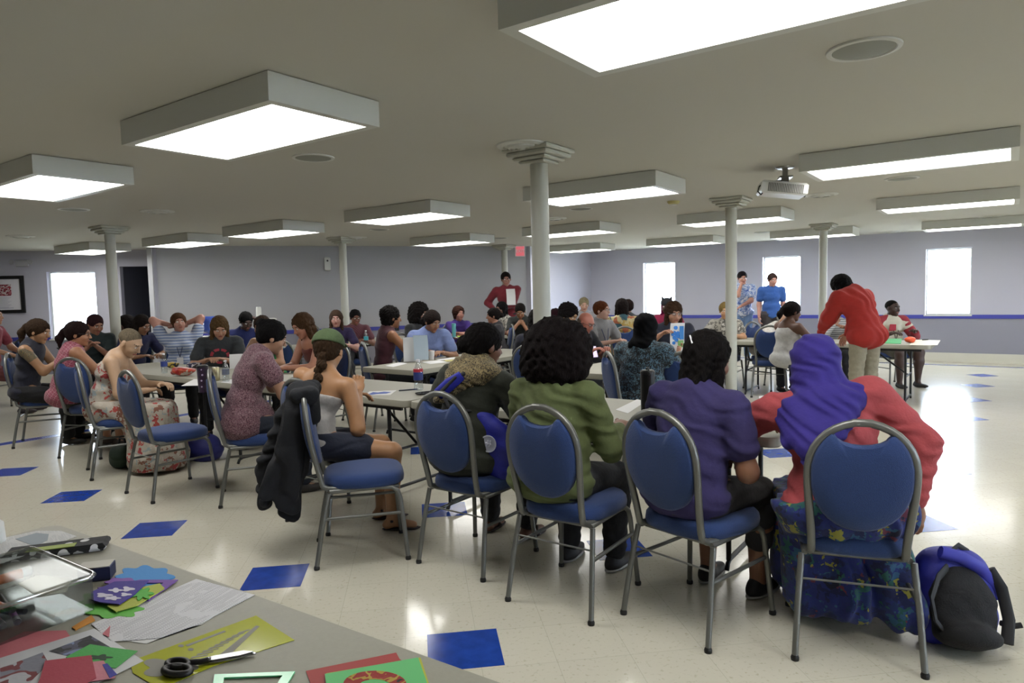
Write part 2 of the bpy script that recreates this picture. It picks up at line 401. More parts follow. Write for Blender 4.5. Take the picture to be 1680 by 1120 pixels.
for X, Y, w_ in ((1.75, 2.16, 'nearest the front'), (1.8, 5.7, 'second from the front'), (1.8, 9.2, 'third from the front'), (1.8, 12.9, 'by the window wall'), (-8.4, 2.16, 'beyond the left edge')): fixture(X, Y, 'white ceiling light box outside the picture, ' + w_)

# ------------------------------------------------------------------ speakers, vents, detector on the ceiling
M_grille = mat('speaker_grille', '8F9189', .7); M_dark = mat('vent_dark', '15150F', .9)
def speaker(px, py, label, R=.125):
    p = P(px, py, CEIL); r = empty('ceiling_speaker', p, 0, label, 'speaker', 'round flush ceiling speakers')
    MB().lathe([(R+.02, -.001), (R+.018, -.008), (R, -.01), (R-.004, -.006)], n=32).build('ring', M_white, r, smooth=40)
    MB().lathe([(R-.004, -.006), (R*.6, -.013), (.01, -.016)], n=32).build('grille', M_grille, r, smooth=40)
for px, py, l in ((514, 258, 'round ceiling speaker beside the big light box at the upper left'), (1417, 80, 'large round ceiling speaker at the upper right, nearest one'), (121, 343, 'round ceiling speaker below the far left light box'),
    (622, 376, 'round ceiling speaker under the centre light box'), (1480, 292, 'round ceiling speaker right of the projector'), (953, 342, 'round ceiling speaker right of the near column'),
    (442, 392, 'small round ceiling speaker near the partition'), (820, 390, 'small round ceiling speaker above the man in red'), (982, 398, 'small round ceiling speaker far back right of the near column'), (1251, 381, 'small round ceiling speaker between the two right columns'), (1624, 356, 'small round ceiling speaker at the far right edge')): speaker(px, py, l)
def vent(px, py, label, R=.13):
    p = P(px, py, CEIL); r = empty('ceiling_vent', p, 0, label, 'vent', 'round ceiling air vents')
    MB().lathe([(R+.045, -.001), (R+.04, -.008), (R, -.016), (R-.01, -.006)], n=36).build('ring', M_white, r, smooth=40)
    MB().lathe([(R-.01, -.003), (.01, -.002)], n=36).build('opening', M_dark, r)
    m = MB()
    for q in (.78, .55, .32): m.lathe([(R*q, -.006), (R*q-.004, -.02), (R*q-.02, -.026), (R*q-.018, -.018)], n=36)
    m.lathe([(.02, -.02), (.018, -.03), (.002, -.031)], n=16); m.build('louvre', M_white, r, smooth=40)
for px, py, l in ((857, 238, 'round ceiling air vent touching the near column capital'), (258, 346, 'round ceiling air vent between the left light boxes'), (34, 387, 'round ceiling air vent at the far left'), (584, 389, 'small round ceiling vent by the slim partition column'),
    (1347, 319, 'round ceiling air vent just right of the projector'), (908, 358, 'round ceiling air vent half behind the near column'), (1462, 380, 'small round ceiling air vent near the far right wall')): vent(px, py, l)
r = empty('smoke_detector', P(1105, 330, CEIL), 0, 'small yellowed smoke detector on the ceiling left of the projector', 'smoke detector')
MB().lathe([(.07, 0), (.07, -.012), (.055, -.03), (.02, -.036)], n=28).build('base', mat('yellowed', 'B8AE72', .5), r, smooth=40)
MB().lathe([(.03, -.033), (.028, -.044), (.005, -.046)], n=20).build('sensor', M_white, r, smooth=40)

# ------------------------------------------------------------------ projector
pj = empty('projector', P(1288, 274, CEIL), math.radians(78), 'white projector with side grille hanging from a ceiling mount', 'projector')
M_pj = mat('projector_shell', 'D2D2CE', .35); M_metal = mat('bare_metal', '9C9C98', .3, metal=.9); M_blk = mat('black_plastic', '111113', .45)
m = MB(); m.lathe([(.075, -.001), (.07, -.01), (.06, -.012)], n=28); m.tube([(0, 0, -.01), (0, 0, -.075)], .022, 14); m.box((0, 0, -.085), (.14, .1, .014)); m.box((0, 0, -.108), (.05, .05, .05))
m.build('mount', M_metal, pj, smooth=35)
bz = -.185
MB().box((0, 0, bz), (.28, .36, .10), bev=.016).build('shell', M_pj, pj).rotation_euler = (math.radians(8), 0, 0)
m = MB()
for i in range(22): m.box((-.1415, -.14+i*.0125, bz-.004), (.004, .006, .07))
m.build('side_grille', mat('grille_shadow', '55554F', .6), pj, kind='stuff').rotation_euler = (math.radians(8), 0, 0)
m = MB(); m.lathe([(.034, 0), (.034, .02), (.026, .022), (.024, .008)], c=(.07, -.18, bz), n=24, M=Matrix.Rotation(math.pi/2, 3, 'X')); m.build('lens', M_blk, pj, smooth=35).rotation_euler = (math.radians(8), 0, 0)
m = MB(); m.tube([(0, .02, -.11), (-.06, .1, -.118), (-.09, .17, -.125), (-.1, .215, -.16), (-.1, .225, -.2), (-.09, .2, -.225), (-.08, .18, -.2)], .006, 8); m.build('cable', M_blk, pj, smooth=60)

# ------------------------------------------------------------------ things on the walls
def onwall(A, B, px, py, off=.03):
    s, z = wpx(A, B, px, py); A2 = Vector(A[:2]); d = (Vector(B[:2])-A2).normalized(); p = A2 + d*s; n = Vector((d.y, -d.x))
    if n.dot(-p) < 0: n = -n
    return Vector((p.x+n.x*off, p.y+n.y*off, z)), math.atan2(d.y, d.x)
def wallrot(rz):  # local x along wall, local -y towards the room
    return rz
w, rz = onwall(lA, lB, 6, 482, .02); s0, zt = wpx(lA, lB, 39, 452); s1, zb = wpx(lA, lB, 41, 513)
r = empty('framed_poster', w, rz, 'black framed poster with a red picture at the far left edge', 'picture')
fw, fh = 1.0, zt-zb; f = .06; sx = (s0-wpx(lA, lB, 6, 482)[0])-fw/2; cz = (zt+zb)/2-w.z
m = MB(); 
for s in (-1, 1): m.box((sx+s*(fw/2-f/2), 0, cz), (f, .035, fh)); m.box((sx, 0, cz+s*(fh/2-f/2)), (fw-2*f, .035, f))
m.build('frame', M_blk, r)
MB().box((sx, .008, cz), (fw-2*f, .01, fh-2*f)).build('print', mat('print_white', 'D8D6DA', .5), r)
MB().box((sx-.02, .001, cz+fh*.12), (fw*.62, .004, fh*.3)).build('picture_panel', pat('red_print', 'noise', ['A82B3A', 'E6D8DA', '8C2334', 'C9707C'], 14, [0, .42, .5, .6]), r)
m = MB()
for i in range(9): m.box((sx-.02, .001, cz-fh*.08-i*.022), (fw*.6-(i % 3)*.05, .003, .004))
m.box((sx-.02, .001, cz-fh*.36), (fw*.66, .003, .008)); m.build('caption_lines', mat('print_grey', '8E8EA0', .6), r)
w, rz = onwall(lA, lB, 38, 432, .04)
r = empty('emergency_light', w, rz, 'white emergency light box above the framed poster', 'emergency light')
MB().box((0, 0, 0), (.2, .06, .12), bev=.012).build('box', mat('dull_white', 'A8A8AC', .5), r)
for s in (-1, 1): MB().lathe([(.02, 0), (.045, -.05), (.042, -.06)], c=(s*.15, -.0, .02), n=20, M=Matrix.Rotation(math.pi/2, 3, 'X').inverted()).build('lamp_head', mat('dull_white', 'A8A8AC', .5), r, smooth=40)
w, rz = onwall(pA, pB, 537, 433, .03)
r = empty('wall_speaker', w, rz, 'small white box with dark lens high on the grey partition', 'wall sensor')
MB().box((0, 0, 0), (.11, .06, .26), bev=.02).build('case', M_white, r)
MB().lathe([(.018, 0), (.016, .008)], c=(0, -.031, .06), n=16, M=Matrix.Rotation(math.pi/2, 3, 'X')).build('lens', M_blk, r)
# EXIT sign in the alcove, seen at a slant
ex = D(853, 412, 14.1)
r = empty('exit_sign', ex, math.radians(8), 'red and white EXIT sign above the glazed door', 'sign')
MB().box((0, 0, 0), (.2, .04, .22), bev=.006).build('case', mat('sign_white', 'D9C9CC', .5), r)
MB().box((0, -.021, 0), (.17, .003, .19)).build('face', mat('sign_red', 'D86A74', .5, emit=.35), r)
def lettering(body, size, parent, loc, rot, m, extrude=.0008, name='lettering', spacing=1.0):
    tcu = bpy.data.curves.new(name, 'FONT'); tcu.body = body; tcu.size = size; tcu.extrude = extrude; tcu.align_x = 'CENTER'; tcu.align_y = 'CENTER'; tcu.space_line = spacing
    tmp = bpy.data.objects.new('tmp', tcu); me = bpy.data.meshes.new_from_object(tmp); me.name = name; me.materials.clear(); me.materials.append(m)
    bpy.data.objects.remove(tmp); o = bpy.data.objects.new(name, me); col.objects.link(o); o.parent = parent; o.location = loc; o.rotation_euler = rot; return o
lettering('EXIT', .085, r, (0, -.0235, 0), (math.pi/2, 0, 0), mat('letter_white', 'F4E9EA', .5))
# ------------------------------------------------------------------ banquet chairs
M_fab = mat('blue_chair_fabric', '183365', .85, bump=.35, bscale=350, vary=.12, vscale=220, sheen=.15)
M_frame = mat('chair_frame_grey', '6E6F6B', .38, metal=.55)
M_foot = mat('rubber_black', '0E0E0E', .6)
def make_chair():
    root = empty('banquet_chair', (0, 0, 0), 0, '-', 'chair', 'blue banquet chairs')
    # seat cushion: rounded, slightly domed
    m = MB(); n = 40; rings = []
    def out(t, sx, sy):
        c, s = math.cos(t), math.sin(t); e = .62
        return (sx*math.copysign(abs(c)**e, c), sy*math.copysign(abs(s)**e, s))
    prof = [(.93, .415), (.99, .425), (1.0, .445), (.985, .468), (.93, .483), (.78, .492), (.4, .497), (.02, .498)]
    vs = []
    for k, z in prof:
        for i in range(n):
            x, y = out(2*math.pi*i/n, .222*k, .225*k); vs.append((x*(1-.06*(y < 0)), y+.02, z))
    fs = [(i*n+j, i*n+(j+1) % n, (i+1)*n+(j+1) % n, (i+1)*n+j) for i in range(len(prof)-1) for j in range(n)] + [tuple(range(n))[::-1], tuple((len(prof)-1)*n+j for j in range(n))]
    m.add(vs, fs); m.build('seat', M_fab, root, smooth=50)
    # back: plane leaning rearwards
    def bk(x, z):   # position on back plane
        t = (z-.44)/.52; return (x, -.205 - .085*t - .012*math.sin(math.pi*t), z)
    def hoopx(z):   # half width of the hoop at height z
        if z < .76: t = (z-.44)/.32; return .164+.020*(t*t*(3-2*t))
        t = min(1, (z-.76)/.195); return .184*math.sqrt(max(0, 1-t**2.1))
    zs = [.435+.0*i for i in range(1)] + [.46, .50, .54, .58, .62, .66, .70, .74, .78, .82, .855, .885, .91, .93, .945, .952]
    L = [bk(-hoopx(z), z) for z in zs]; R = [bk(hoopx(z), z) for z in zs][::-1]
    top = [bk(x, .955) for x in (-.03, 0, .03)]
    m = MB(); m.tube([(-.176, -.12, .418)] + [(-.168, -.175, .42)] + L + top + R + [(.168, -.175, .42), (.176, -.12, .418)], .0155, 8)
    m.build('back_frame', M_frame, root, smooth=50)
    # padded back, egg shaped with the hand hole cut from its top
    pts = []
    for z in [.532, .535, .543, .555, .575, .60, .63, .67, .71, .75, .79, .83, .86, .885, .90, .912]:
        w = hoopx(z)-.010 if z >= .75 else .174*math.sqrt(max(0, 1-((.75-z)/.219)**2.3))
        pts.append((max(w, .012), z))
    right = pts; topc = [(.092, .908), (.082, .893), (.062, .881), (.034, .873), (0, .870)]
    outl = [(x, z) for x, z in right if z <= .915 and (x > .095 or z < .7)] + topc
    outl = outl + [(-x, z) for x, z in outl[::-1][1:]]
    m = MB(); n = len(outl); V = []
    cx, cz = 0, .72
    for ins, off in ((.94, .022), (1.0, .010), (1.0, -.012), (.94, -.026), (.6, -.034)):
        for x, z in outl:
            p = bk(cx+(x-cx)*ins, cz+(z-cz)*ins); V.append((p[0], p[1]+off, p[2]))
    F = [(i*n+j, i*n+(j+1) % n, (i+1)*n+(j+1) % n, (i+1)*n+j) for i in range(4) for j in range(n)] + [tuple(range(n))[::-1], tuple(4*n+j for j in range(n))]
    m.add(V, F); m.build('backrest', M_fab, root, smooth=50)
    # seat frame rails, stretchers
    m = MB()
    m.tube([(-.17, .20, .405), (.17, .20, .405), (.17, -.15, .405), (-.17, -.15, .405)], .011, 8, closed=True)
    m.build('seat_frame', M_frame, root, smooth=50)
    for s in (-1, 1):
        # front leg bends over into the side rail
        pts = [(s*.222, .238, .012), (s*.208, .222, .2), (s*.198, .208, .345), (s*.194, .196, .385), (s*.191, .165, .408), (s*.187, .10, .412), (s*.185, -.17, .408)]
        lg = MB().tube(pts, .0125, 8).build('leg', M_frame, root, smooth=50)
        MB().lathe([(.015, 0), (.016, .012), (.012, .022)], c=(s*.222, .238, 0), n=12).build('foot_cap', M_foot, lg)
        lg = MB().tube([(s*.224, -.252, .012), (s*.212, -.215, .22), (s*.197, -.175, .405)], .0125, 8).build('leg', M_frame, root, smooth=50)
        MB().lathe([(.015, 0), (.016, .012), (.012, .022)], c=(s*.224, -.252, 0), n=12).build('foot_cap', M_foot, lg)
        MB().tube([(s*.204, .214, .265), (s*.206, -.208, .265)], .009, 8).build('stretcher', M_frame, root, smooth=50)
    MB().tube([(-.2, -.196, .31), (.2, -.196, .31)], .0045, 6).build('cross_rod', M_frame, root, smooth=50)
    return root
CH0 = make_chair(); ch_used = [0]
def chair(x, y, head, label):
    """head = compass angle the sitter faces, degrees, 0 = +x, 90 = away from the camera"""
    o = CH0 if not ch_used[0] else copy_tree(CH0); ch_used[0] += 1
    o.location = (x, y, 0); o.rotation_euler = (0, 0, math.radians(head-90)); o['label'] = label; return o
def chair_feet(rl, rr, label):
    """placed from the pixels of its two rear feet (left and right of the sitter)"""
    a, b = P(*rl), P(*rr); c = (a+b)/2; d = (b-a).normalized(); f = Vector((-d.y, d.x, 0)); c += f*.252
    return chair(c.x, c.y, math.degrees(math.atan2(f.y, f.x)), label), c, math.degrees(math.atan2(f.y, f.x))
# ------------------------------------------------------------------ folding tables
M_top = mat('table_top_grey', '8F8D80', .55, bump=.04, bscale=200, vary=.03, vscale=90)
M_tleg = mat('table_leg_black', '17181A', .45, metal=.3)
def make_table(L=2.44, W=.76):
    root = empty('folding_table', (0, 0, 0), 0, '-', 'table', 'grey folding tables')
    m = MB(); ol = rrect(L, W, .05, 6); n = len(ol); V = []; 
    for k, z in ((.985, .690), (1.0, .697), (1.0, .733), (.992, .74)):
        for x, y in ol: V.append((x*(1-(1-k)*.4) if k < 1 else x, y*k, z))
    F = [(i*n+j, i*n+(j+1) % n, (i+1)*n+(j+1) % n, (i+1)*n+j) for i in range(3) for j in range(n)] + [tuple(range(n))[::-1], tuple(3*n+j for j in range(n))]
    m.add(V, F); m.build('tabletop', M_top, root, smooth=35)
    m = MB(); m.box((0, W/2-.06, .675), (L-.2, .02, .03)); m.box((0, -W/2+.06, .675), (L-.2, .02, .03)); m.build('apron_rail', M_tleg, root)
    for s in (-1, 1):
        x = s*(L/2-.27)
        lg = MB().tube([(x, -.28, .66), (x, -.28, .06)], .014, 10).build('leg', M_tleg, root, smooth=50)
        lg = MB().tube([(x, .28, .66), (x, .28, .06)], .014, 10).build('leg', M_tleg, root, smooth=50)
        MB().tube([(x, -.31, .012), (x, -.295, .045), (x, -.26, .06), (x, .26, .06), (x, .295, .045), (x, .31, .012)], .0125, 8).build('foot_bar', M_tleg, root, smooth=50)
        MB().tube([(x, 0, .34), (x-s*.42, 0, .668)], .011, 8).build('brace', M_tleg, root, smooth=50)
        MB().tube([(x, -.28, .34), (x, .28, .34)], .010, 8).build('leg_crossbar', M_tleg, root, smooth=50)
    return root
TB0 = make_table(); tb_used = [0]
def table(X, Y, label, along=0, dz=0):
    """X,Y = centre in room axes, along = 0 long side on room X, 90 on room Y"""
    o = TB0 if not tb_used[0] else copy_tree(TB0); tb_used[0] += 1
    o.location = Rm(X, Y); o.rotation_euler = (0, 0, ROOM+math.radians(along)); o['label'] = label; return o
table(-1.30, .575, 'grey folding table in the foreground covered with craft supplies', 2.2)
table(-2.1, 3.73, 'grey folding table in the near row, with the black flask on it')
table(-4.56, 3.73, 'grey folding table in the near row, middle one, with a cola bottle')
table(-7.05, 3.76, 'grey folding table at the left of the near row, with snacks and tumbler')
table(-5.02, 6.0, 'grey folding table running away behind the cola bottle, pointing to the near row', 90)
table(-2.98, 6.5, 'grey folding table running away in front of the boy holding a sheet', 90)
table(-1.95, 9.7, 'grey folding table at the right where the man in the raglan shirt sits')
table(-4.45, 9.9, 'grey folding table behind the column by the projector')
table(-8.75, 7.7, 'grey folding table near the partition, long side to the wall', 90)
table(-7.1, 9.85, 'grey folding table far back in the centre with a food plate')
# ------------------------------------------------------------------ people: smooth bodies grown from rounded limbs
RNG = np.random.RandomState(3)
def frame(y, z):
    y = Vector(y).normalized(); z = Vector(z); x = y.cross(z).normalized(); z = x.cross(y).normalized()
    return Matrix((x, y, z)).transposed()
class SDF:
    """list of rounded shapes blended into one surface"""
    def __init__(s, k=.03): s.p = []; s.k = k; s.fold = 0; s.iso = False; s.ff = 1.0; s.fdir = (0, 0, 1)
    def cap(s, a, b, ra, rb=None, k=None, sub=False):
        a = np.array(a, float); b = np.array(b, float); rb = ra if rb is None else rb
        s.p.append(('c', a, b, ra, rb, s.k if k is None else k, sub)); return s
    def ell(s, c, r, M=None, k=None, sub=False):
        M = np.array(M.to_3x3() if M is not None else Matrix.Identity(3), float); s.p.append(('e', np.array(c, float), np.array(r, float), M, None, s.k if k is None else k, sub)); return s
    def cut(s, c, n):   # keep the side n points away from
        n = np.array(Vector(n).normalized(), float); s.p.append(('h', np.array(c, float), n, None, None, 0, False)); return s
    def bounds(s):
        lo = np.full(3, 1e9); hi = -lo
        for q in s.p:
            if q[6] or q[0] == 'h': continue
            if q[0] == 'c': a = np.minimum(q[1], q[2])-max(q[3], q[4]); b = np.maximum(q[1], q[2])+max(q[3], q[4])
            else: r = np.abs(q[3]) @ q[2]; a = q[1]-r; b = q[1]+r
            lo = np.minimum(lo, a); hi = np.maximum(hi, b)
        return lo-.04, hi+.04
    def mesh(s, h):
        lo, hi = s.bounds(); n = np.ceil((hi-lo)/h).astype(int)+1
        ax = [lo[i]+h*np.arange(n[i]) for i in range(3)]
        F = np.full(n, .25, np.float32)
        for q in s.p:
            k = max(q[5], 1e-4)
            if q[0] == 'h':
                d = (ax[0][:, None, None]-q[1][0])*q[2][0] + (ax[1][None, :, None]-q[1][1])*q[2][1] + (ax[2][None, None, :]-q[1][2])*q[2][2]
                F = np.maximum(F, d.astype(np.float32)); continue
            if q[0] == 'c': a = np.minimum(q[1], q[2])-max(q[3], q[4]); b = np.maximum(q[1], q[2])+max(q[3], q[4])
            else: r = np.abs(q[3]) @ q[2]; a = q[1]-r; b = q[1]+r
            m = k+.05+h*2
            i0 = np.clip(np.floor((a-m-lo)/h).astype(int), 0, n); i1 = np.clip(np.ceil((b+m-lo)/h).astype(int)+1, 0, n)
            if (i1 <= i0).any(): continue
            X = ax[0][i0[0]:i1[0]][:, None, None]; Y = ax[1][i0[1]:i1[1]][None, :, None]; Z = ax[2][i0[2]:i1[2]][None, None, :]
            if q[0] == 'c':
                ab = q[2]-q[1]; L2 = max(ab @ ab, 1e-9)
                dx, dy, dz = X-q[1][0], Y-q[1][1], Z-q[1][2]
                t = np.clip((dx*ab[0]+dy*ab[1]+dz*ab[2])/L2, 0, 1)
                d = np.sqrt((dx-t*ab[0])**2+(dy-t*ab[1])**2+(dz-t*ab[2])**2) - (q[3]+(q[4]-q[3])*t)
            else:
                M = q[3]; dx, dy, dz = X-q[1][0], Y-q[1][1], Z-q[1][2]; r = q[2]
                u = (dx*M[0, 0]+dy*M[1, 0]+dz*M[2, 0])/r[0]; v = (dx*M[0, 1]+dy*M[1, 1]+dz*M[2, 1])/r[1]; w = (dx*M[0, 2]+dy*M[1, 2]+dz*M[2, 2])/r[2]
                k0 = np.sqrt(u*u+v*v+w*w)+1e-9; k1 = np.sqrt((u/r[0])**2+(v/r[1])**2+(w/r[2])**2)+1e-9; d = k0*(k0-1)/k1
            sl = tuple(slice(i0[i], i1[i]) for i in range(3)); G = F[sl]
            if q[6]:
                d = -d; hh = np.clip(.5-.5*(d-G)/k, 0, 1); F[sl] = np.maximum(G, d)  if k < .002 else (G*hh + d*(1-hh)) + k*hh*(1-hh)
            else:
                hh = np.clip(.5+.5*(G-d)/k, 0, 1); F[sl] = (G*(1-hh) + d*hh) - k*hh*(1-hh)
        if s.fold:
            X = ax[0][:, None, None]; Y = ax[1][None, :, None]; Z = ax[2][None, None, :]; f = s.ff
            wob = 1.5*np.sin(9*f*X+2*np.cos(7*f*Z)) + 1.3*np.sin(8*f*Y+4*f*X)
            g = np.sin(38*f*(X*s.fdir[0]+Y*s.fdir[1]+Z*s.fdir[2])+wob) + .6*np.sin(61*f*(Z*s.fdir[2]+X*.4-Y*.3+Y*s.fdir[1])+1.7*wob+1)
            if s.iso: g = (np.sin(95*f*X+3*np.sin(31*f*Y))*np.sin(88*f*Y+3*np.sin(37*f*Z))*np.sin(101*f*Z+3*np.sin(29*f*X)))*1.5 + .5*np.sin(170*f*(X+Y*.6-Z*.8))
            F = F + (s.fold*g).astype(np.float32)
        return nets(F, lo, h)
def nets(F, lo, h):
    I = F < 0; c = [I[a:I.shape[0]-1+a, b:I.shape[1]-1+b, d:I.shape[2]-1+d] for a in (0, 1) for b in (0, 1) for d in (0, 1)]
    cnt = sum(x.astype(np.int8) for x in c); act = (cnt > 0) & (cnt < 8); idx = np.argwhere(act); N = len(idx)
    if N == 0: return np.zeros((0, 3)), np.zeros((0, 4), int)
    ids = np.full(act.shape, -1, np.int32); ids[tuple(idx.T)] = np.arange(N)
    V = np.zeros((N, 3)); W = np.zeros(N)
    off = [(a, b, d) for a in (0, 1) for b in (0, 1) for d in (0, 1)]
    val = [F[idx[:, 0]+o[0], idx[:, 1]+o[1], idx[:, 2]+o[2]] for o in off]
    for i in range(8):
        for j in range(i+1, 8):
            df = [off[j][k]-off[i][k] for k in range(3)]
            if sum(map(abs, df)) != 1 or min(df) < 0: continue
            cr = (val[i] < 0) != (val[j] < 0); t = np.where(cr, val[i]/(val[i]-val[j]+1e-12), 0)
            for k in range(3): V[:, k] += np.where(cr, off[i][k]+t*df[k], 0)
            W += cr
    V = (V/W[:, None]+idx)*h+lo
    Q = []
    for ax_ in range(3):
        u, v = [(1, 2), (2, 0), (0, 1)][ax_]
        sl0 = [slice(None)]*3; sl1 = [slice(None)]*3; sl0[ax_] = slice(0, -1); sl1[ax_] = slice(1, None)
        A, B = I[tuple(sl0)], I[tuple(sl1)]; e = np.argwhere(A != B)
        ok = (e[:, u] > 0) & (e[:, v] > 0) & (e[:, u] < I.shape[u]-1) & (e[:, v] < I.shape[v]-1); e = e[ok]
        inn = A[tuple(e.T)]
        def g(du, dv):
            q = e.copy(); q[:, u] -= du; q[:, v] -= dv; return ids[tuple(q.T)]
        q = np.stack([g(1, 1), g(0, 1), g(0, 0), g(1, 0)], 1); q[~inn] = q[~inn][:, ::-1]; Q.append(q)
    return V, np.concatenate(Q)
def mk(name, parts, mats, parent, label=None):
    """parts = [(verts, quads, material index array or int)] -> one object"""
    Vs, Fs, Ms = [], [], []; o = 0
    for V, Q, mi in parts:
        if len(V) == 0: continue
        Vs.append(V); Fs.append(Q+o); Ms.append(np.full(len(Q), mi) if np.isscalar(mi) else mi); o += len(V)
    V = np.concatenate(Vs).astype(np.float32); Q = np.concatenate(Fs).astype(np.int32); Mi = np.concatenate(Ms).astype(np.int32)
    me = bpy.data.meshes.new(name); me.vertices.add(len(V)); me.vertices.foreach_set('co', V.ravel())
    me.loops.add(len(Q)*4); me.loops.foreach_set('vertex_index', Q.ravel())
    me.polygons.add(len(Q)); me.polygons.foreach_set('loop_start', np.arange(0, len(Q)*4, 4, dtype=np.int32))
    try: me.polygons.foreach_set('loop_total', np.full(len(Q), 4, dtype=np.int32))
    except Exception: pass
    me.polygons.foreach_set('use_smooth', np.ones(len(Q), dtype=bool))
    for m in (mats if isinstance(mats, (list, tuple)) else [mats]): me.materials.append(m)
    me.polygons.foreach_set('material_index', Mi); me.update(calc_edges=True); me.validate()
    ob = bpy.data.objects.new(name, me); col.objects.link(ob); ob.parent = parent
    if label: ob['label'] = label
    return ob
def RX(a): return Matrix.Rotation(math.radians(a), 3, 'X')
def RY_(a): return Matrix.Rotation(math.radians(a), 3, 'Y')
def RZ(a): return Matrix.Rotation(math.radians(a), 3, 'Z')
def ik(a, t, l1, l2, pole):
    a = Vector(a); t = Vector(t); d = t-a; L = d.length; mx = (l1+l2)*.995
    if L > mx: d = d*(mx/L); t = a+d; L = mx
    L = max(L, abs(l1-l2)*1.05+.01); c = (l1*l1+L*L-l2*l2)/(2*l1*L); c = max(-1, min(1, c)); u = d.normalized(); pl = Vector(pole); pl = (pl-u*pl.dot(u))
    pl = pl.normalized() if pl.length > 1e-4 else Vector((0, 0, 1)); return a + u*(l1*c) + pl*(l1*math.sqrt(max(0, 1-c*c))), t
SK = {}
def skin(tone):
    return mat('skin_'+tone, tone, .5, vary=.06, vscale=18, bump=.05, bscale=120)
M_eyew = mat('eye_white', 'D8D4CC', .3); M_iris = mat('eye_iris', '2A1C14', .2)
def hair_mat(c):
    if 'hair_'+c in _m: return _m['hair_'+c]
    m = mat('hair_'+c, c, .85, spec=.12, vary=.4, vscale=1.0, bump=.8, bscale=1.0); nt = m.node_tree
    tc = [n for n in nt.nodes if n.type == 'TEX_COORD'][0]; mp = nt.nodes.new('ShaderNodeMapping'); mp.inputs['Scale'].default_value = (160, 160, 22); nt.links.new(tc.outputs['Object'], mp.inputs['Vector'])
    for n in nt.nodes:
        if n.type == 'TEX_NOISE': nt.links.new(mp.outputs[0], n.inputs['Vector'])
    return m
def hand(V, w, d, n, curl, side, h, s=1.0):
    """one hand: palm, four unequal bent fingers and a thumb; d = pointing direction, n = back of the hand, side +1 thumb towards x = d x n"""
    d = Vector(d).normalized(); n = Vector(n); n = (n-d*n.dot(d)).normalized(); x = d.cross(n).normalized()*side; M = Matrix((x, d, n)).transposed()
    S = SDF(.008); w = Vector(w); S.cap(w-d*.05, w+d*.01, .026*s, .024*s, k=.01)
    S.ell(w+d*.045*s, (.040*s, .050*s, .0165*s), M, k=.012)
    for i, (o, L) in enumerate(((.029, .072), (.010, .080), (-.010, .075), (-.028, .058))):
        p = w + d*.078*s + x*o*s; L *= s; a = curl*(1+.12*i)*.55
        dirv = d + x*o*1.6; dirv.normalize()
        for j, fr in enumerate((.45, .32, .26)):
            ang = a*(.6+.5*j); q = (dirv*math.cos(ang) - n*math.sin(ang))
            p2 = p + q*L*fr; S.cap(p, p2, (.0098-.0009*j)*s, (.0092-.0010*j)*s, k=.004); p = p2; dirv = q
    p = w + d*.015*s + x*.028*s; q = (x*.75+d*.65-n*.25).normalized(); p2 = p+q*.045*s; S.cap(p, p2, .0135*s, .011*s, k=.010)
    q = (x*.25+d*.9-n*(.2+curl*.3)).normalized(); S.cap(p2, p2+q*.034*s, .0108*s, .009*s, k=.004)
    return S.mesh(h)
def head_sdf(S, H, R, s, jaw=1.0, ears=True, nose=1.0):
    """H head centre, R head rotation"""
    def w(v): return H + R @ (Vector(v)*s)
    e = lambda c, r, k=.012, sub=False, M=None: S.ell(w(c), tuple(x*s for x in r), R if M is None else R @ M, k=k, sub=sub)
    c = lambda a, b, ra, rb=None, k=.008, sub=False: S.cap(w(a), w(b), ra*s, (ra if rb is None else rb)*s, k=k, sub=sub)
    e((0, -.014, .034), (.076, .096, .083), k=.02); e((0, .022, .0), (.066, .070, .075), k=.02)
    e((0, .030, -.050), (.054*jaw, .056, .058), k=.025); e((0, .066, -.092), (.024*jaw, .020, .020), k=.02)
    e((-.036, .062, -.026), (.024, .022, .022), k=.02); e((.036, .062, -.026), (.024, .022, .022), k=.02)
    c((-.030, .082, .033), (.030, .082, .033), .011, k=.014)
    for q in (-1, 1):
        e((q*.031, .100, .012), (.017, .016, .011), k=.010, sub=True)
    c((0, .086, .018), (0, .106, -.018), .0075, .0105*nose, k=.010); e((0, .108, -.024), (.0125*nose, .012, .009), k=.006)
    e((-.012*nose, .100, -.027), (.007, .008, .006), k=.005); e((.012*nose, .100, -.027), (.007, .008, .006), k=.005)
    for q in (-1, 1): e((q*.031, .0790, .012), (.0135, .0125, .0115), k=.003)
    c((-.017, .087, -.0515), (.017, .087, -.0515), .0055, k=.005); c((-.014, .086, -.060), (.014, .086, -.060), .0062, k=.005)
    if ears:
        for q in (-1, 1):
            e((q*.079, -.006, -.004), (.009, .019, .031), k=.006, M=RZ(q*-22)); e((q*.088, .002, .002), (.004, .009, .016), k=.004, sub=True)
    return w
def face_mats(V, Q, H, R, s, lip=True):
    C = V[Q].mean(1); L = (np.array(R.transposed(), float) @ (C-np.array(H)).T).T/s; mi = np.zeros(len(Q), int)
    x, y, z = L.T; ax_ = np.abs(x)
    ey = (((ax_-.031)/.0125)**2+((z-.012)/.0072)**2 < 1) & (y > .07); ir = ((ax_-.031)**2+(z-.012)**2 < .0056**2) & (y > .07)
    mi[ey] = 1; mi[ir] = 2
    lid = (((ax_-.031)/.015)**2+((z-.0165)/.0075)**2 < 1) & ~ey & (y > .07) & (z > .016); mi[lid] = 5
    br = (np.abs(z-(.034-((ax_-.031)*.0)**2-4*(ax_-.03)**2)) < .0038) & (ax_ > .012) & (ax_ < .050) & (y > .05); mi[br] = 4
    lp = ((ax_/.022)**2+((z+.0555)/.0088)**2 < 1) & (y > .07); mi[lp] = 3
    return mi
LIPS = {}
NOHAND = object()
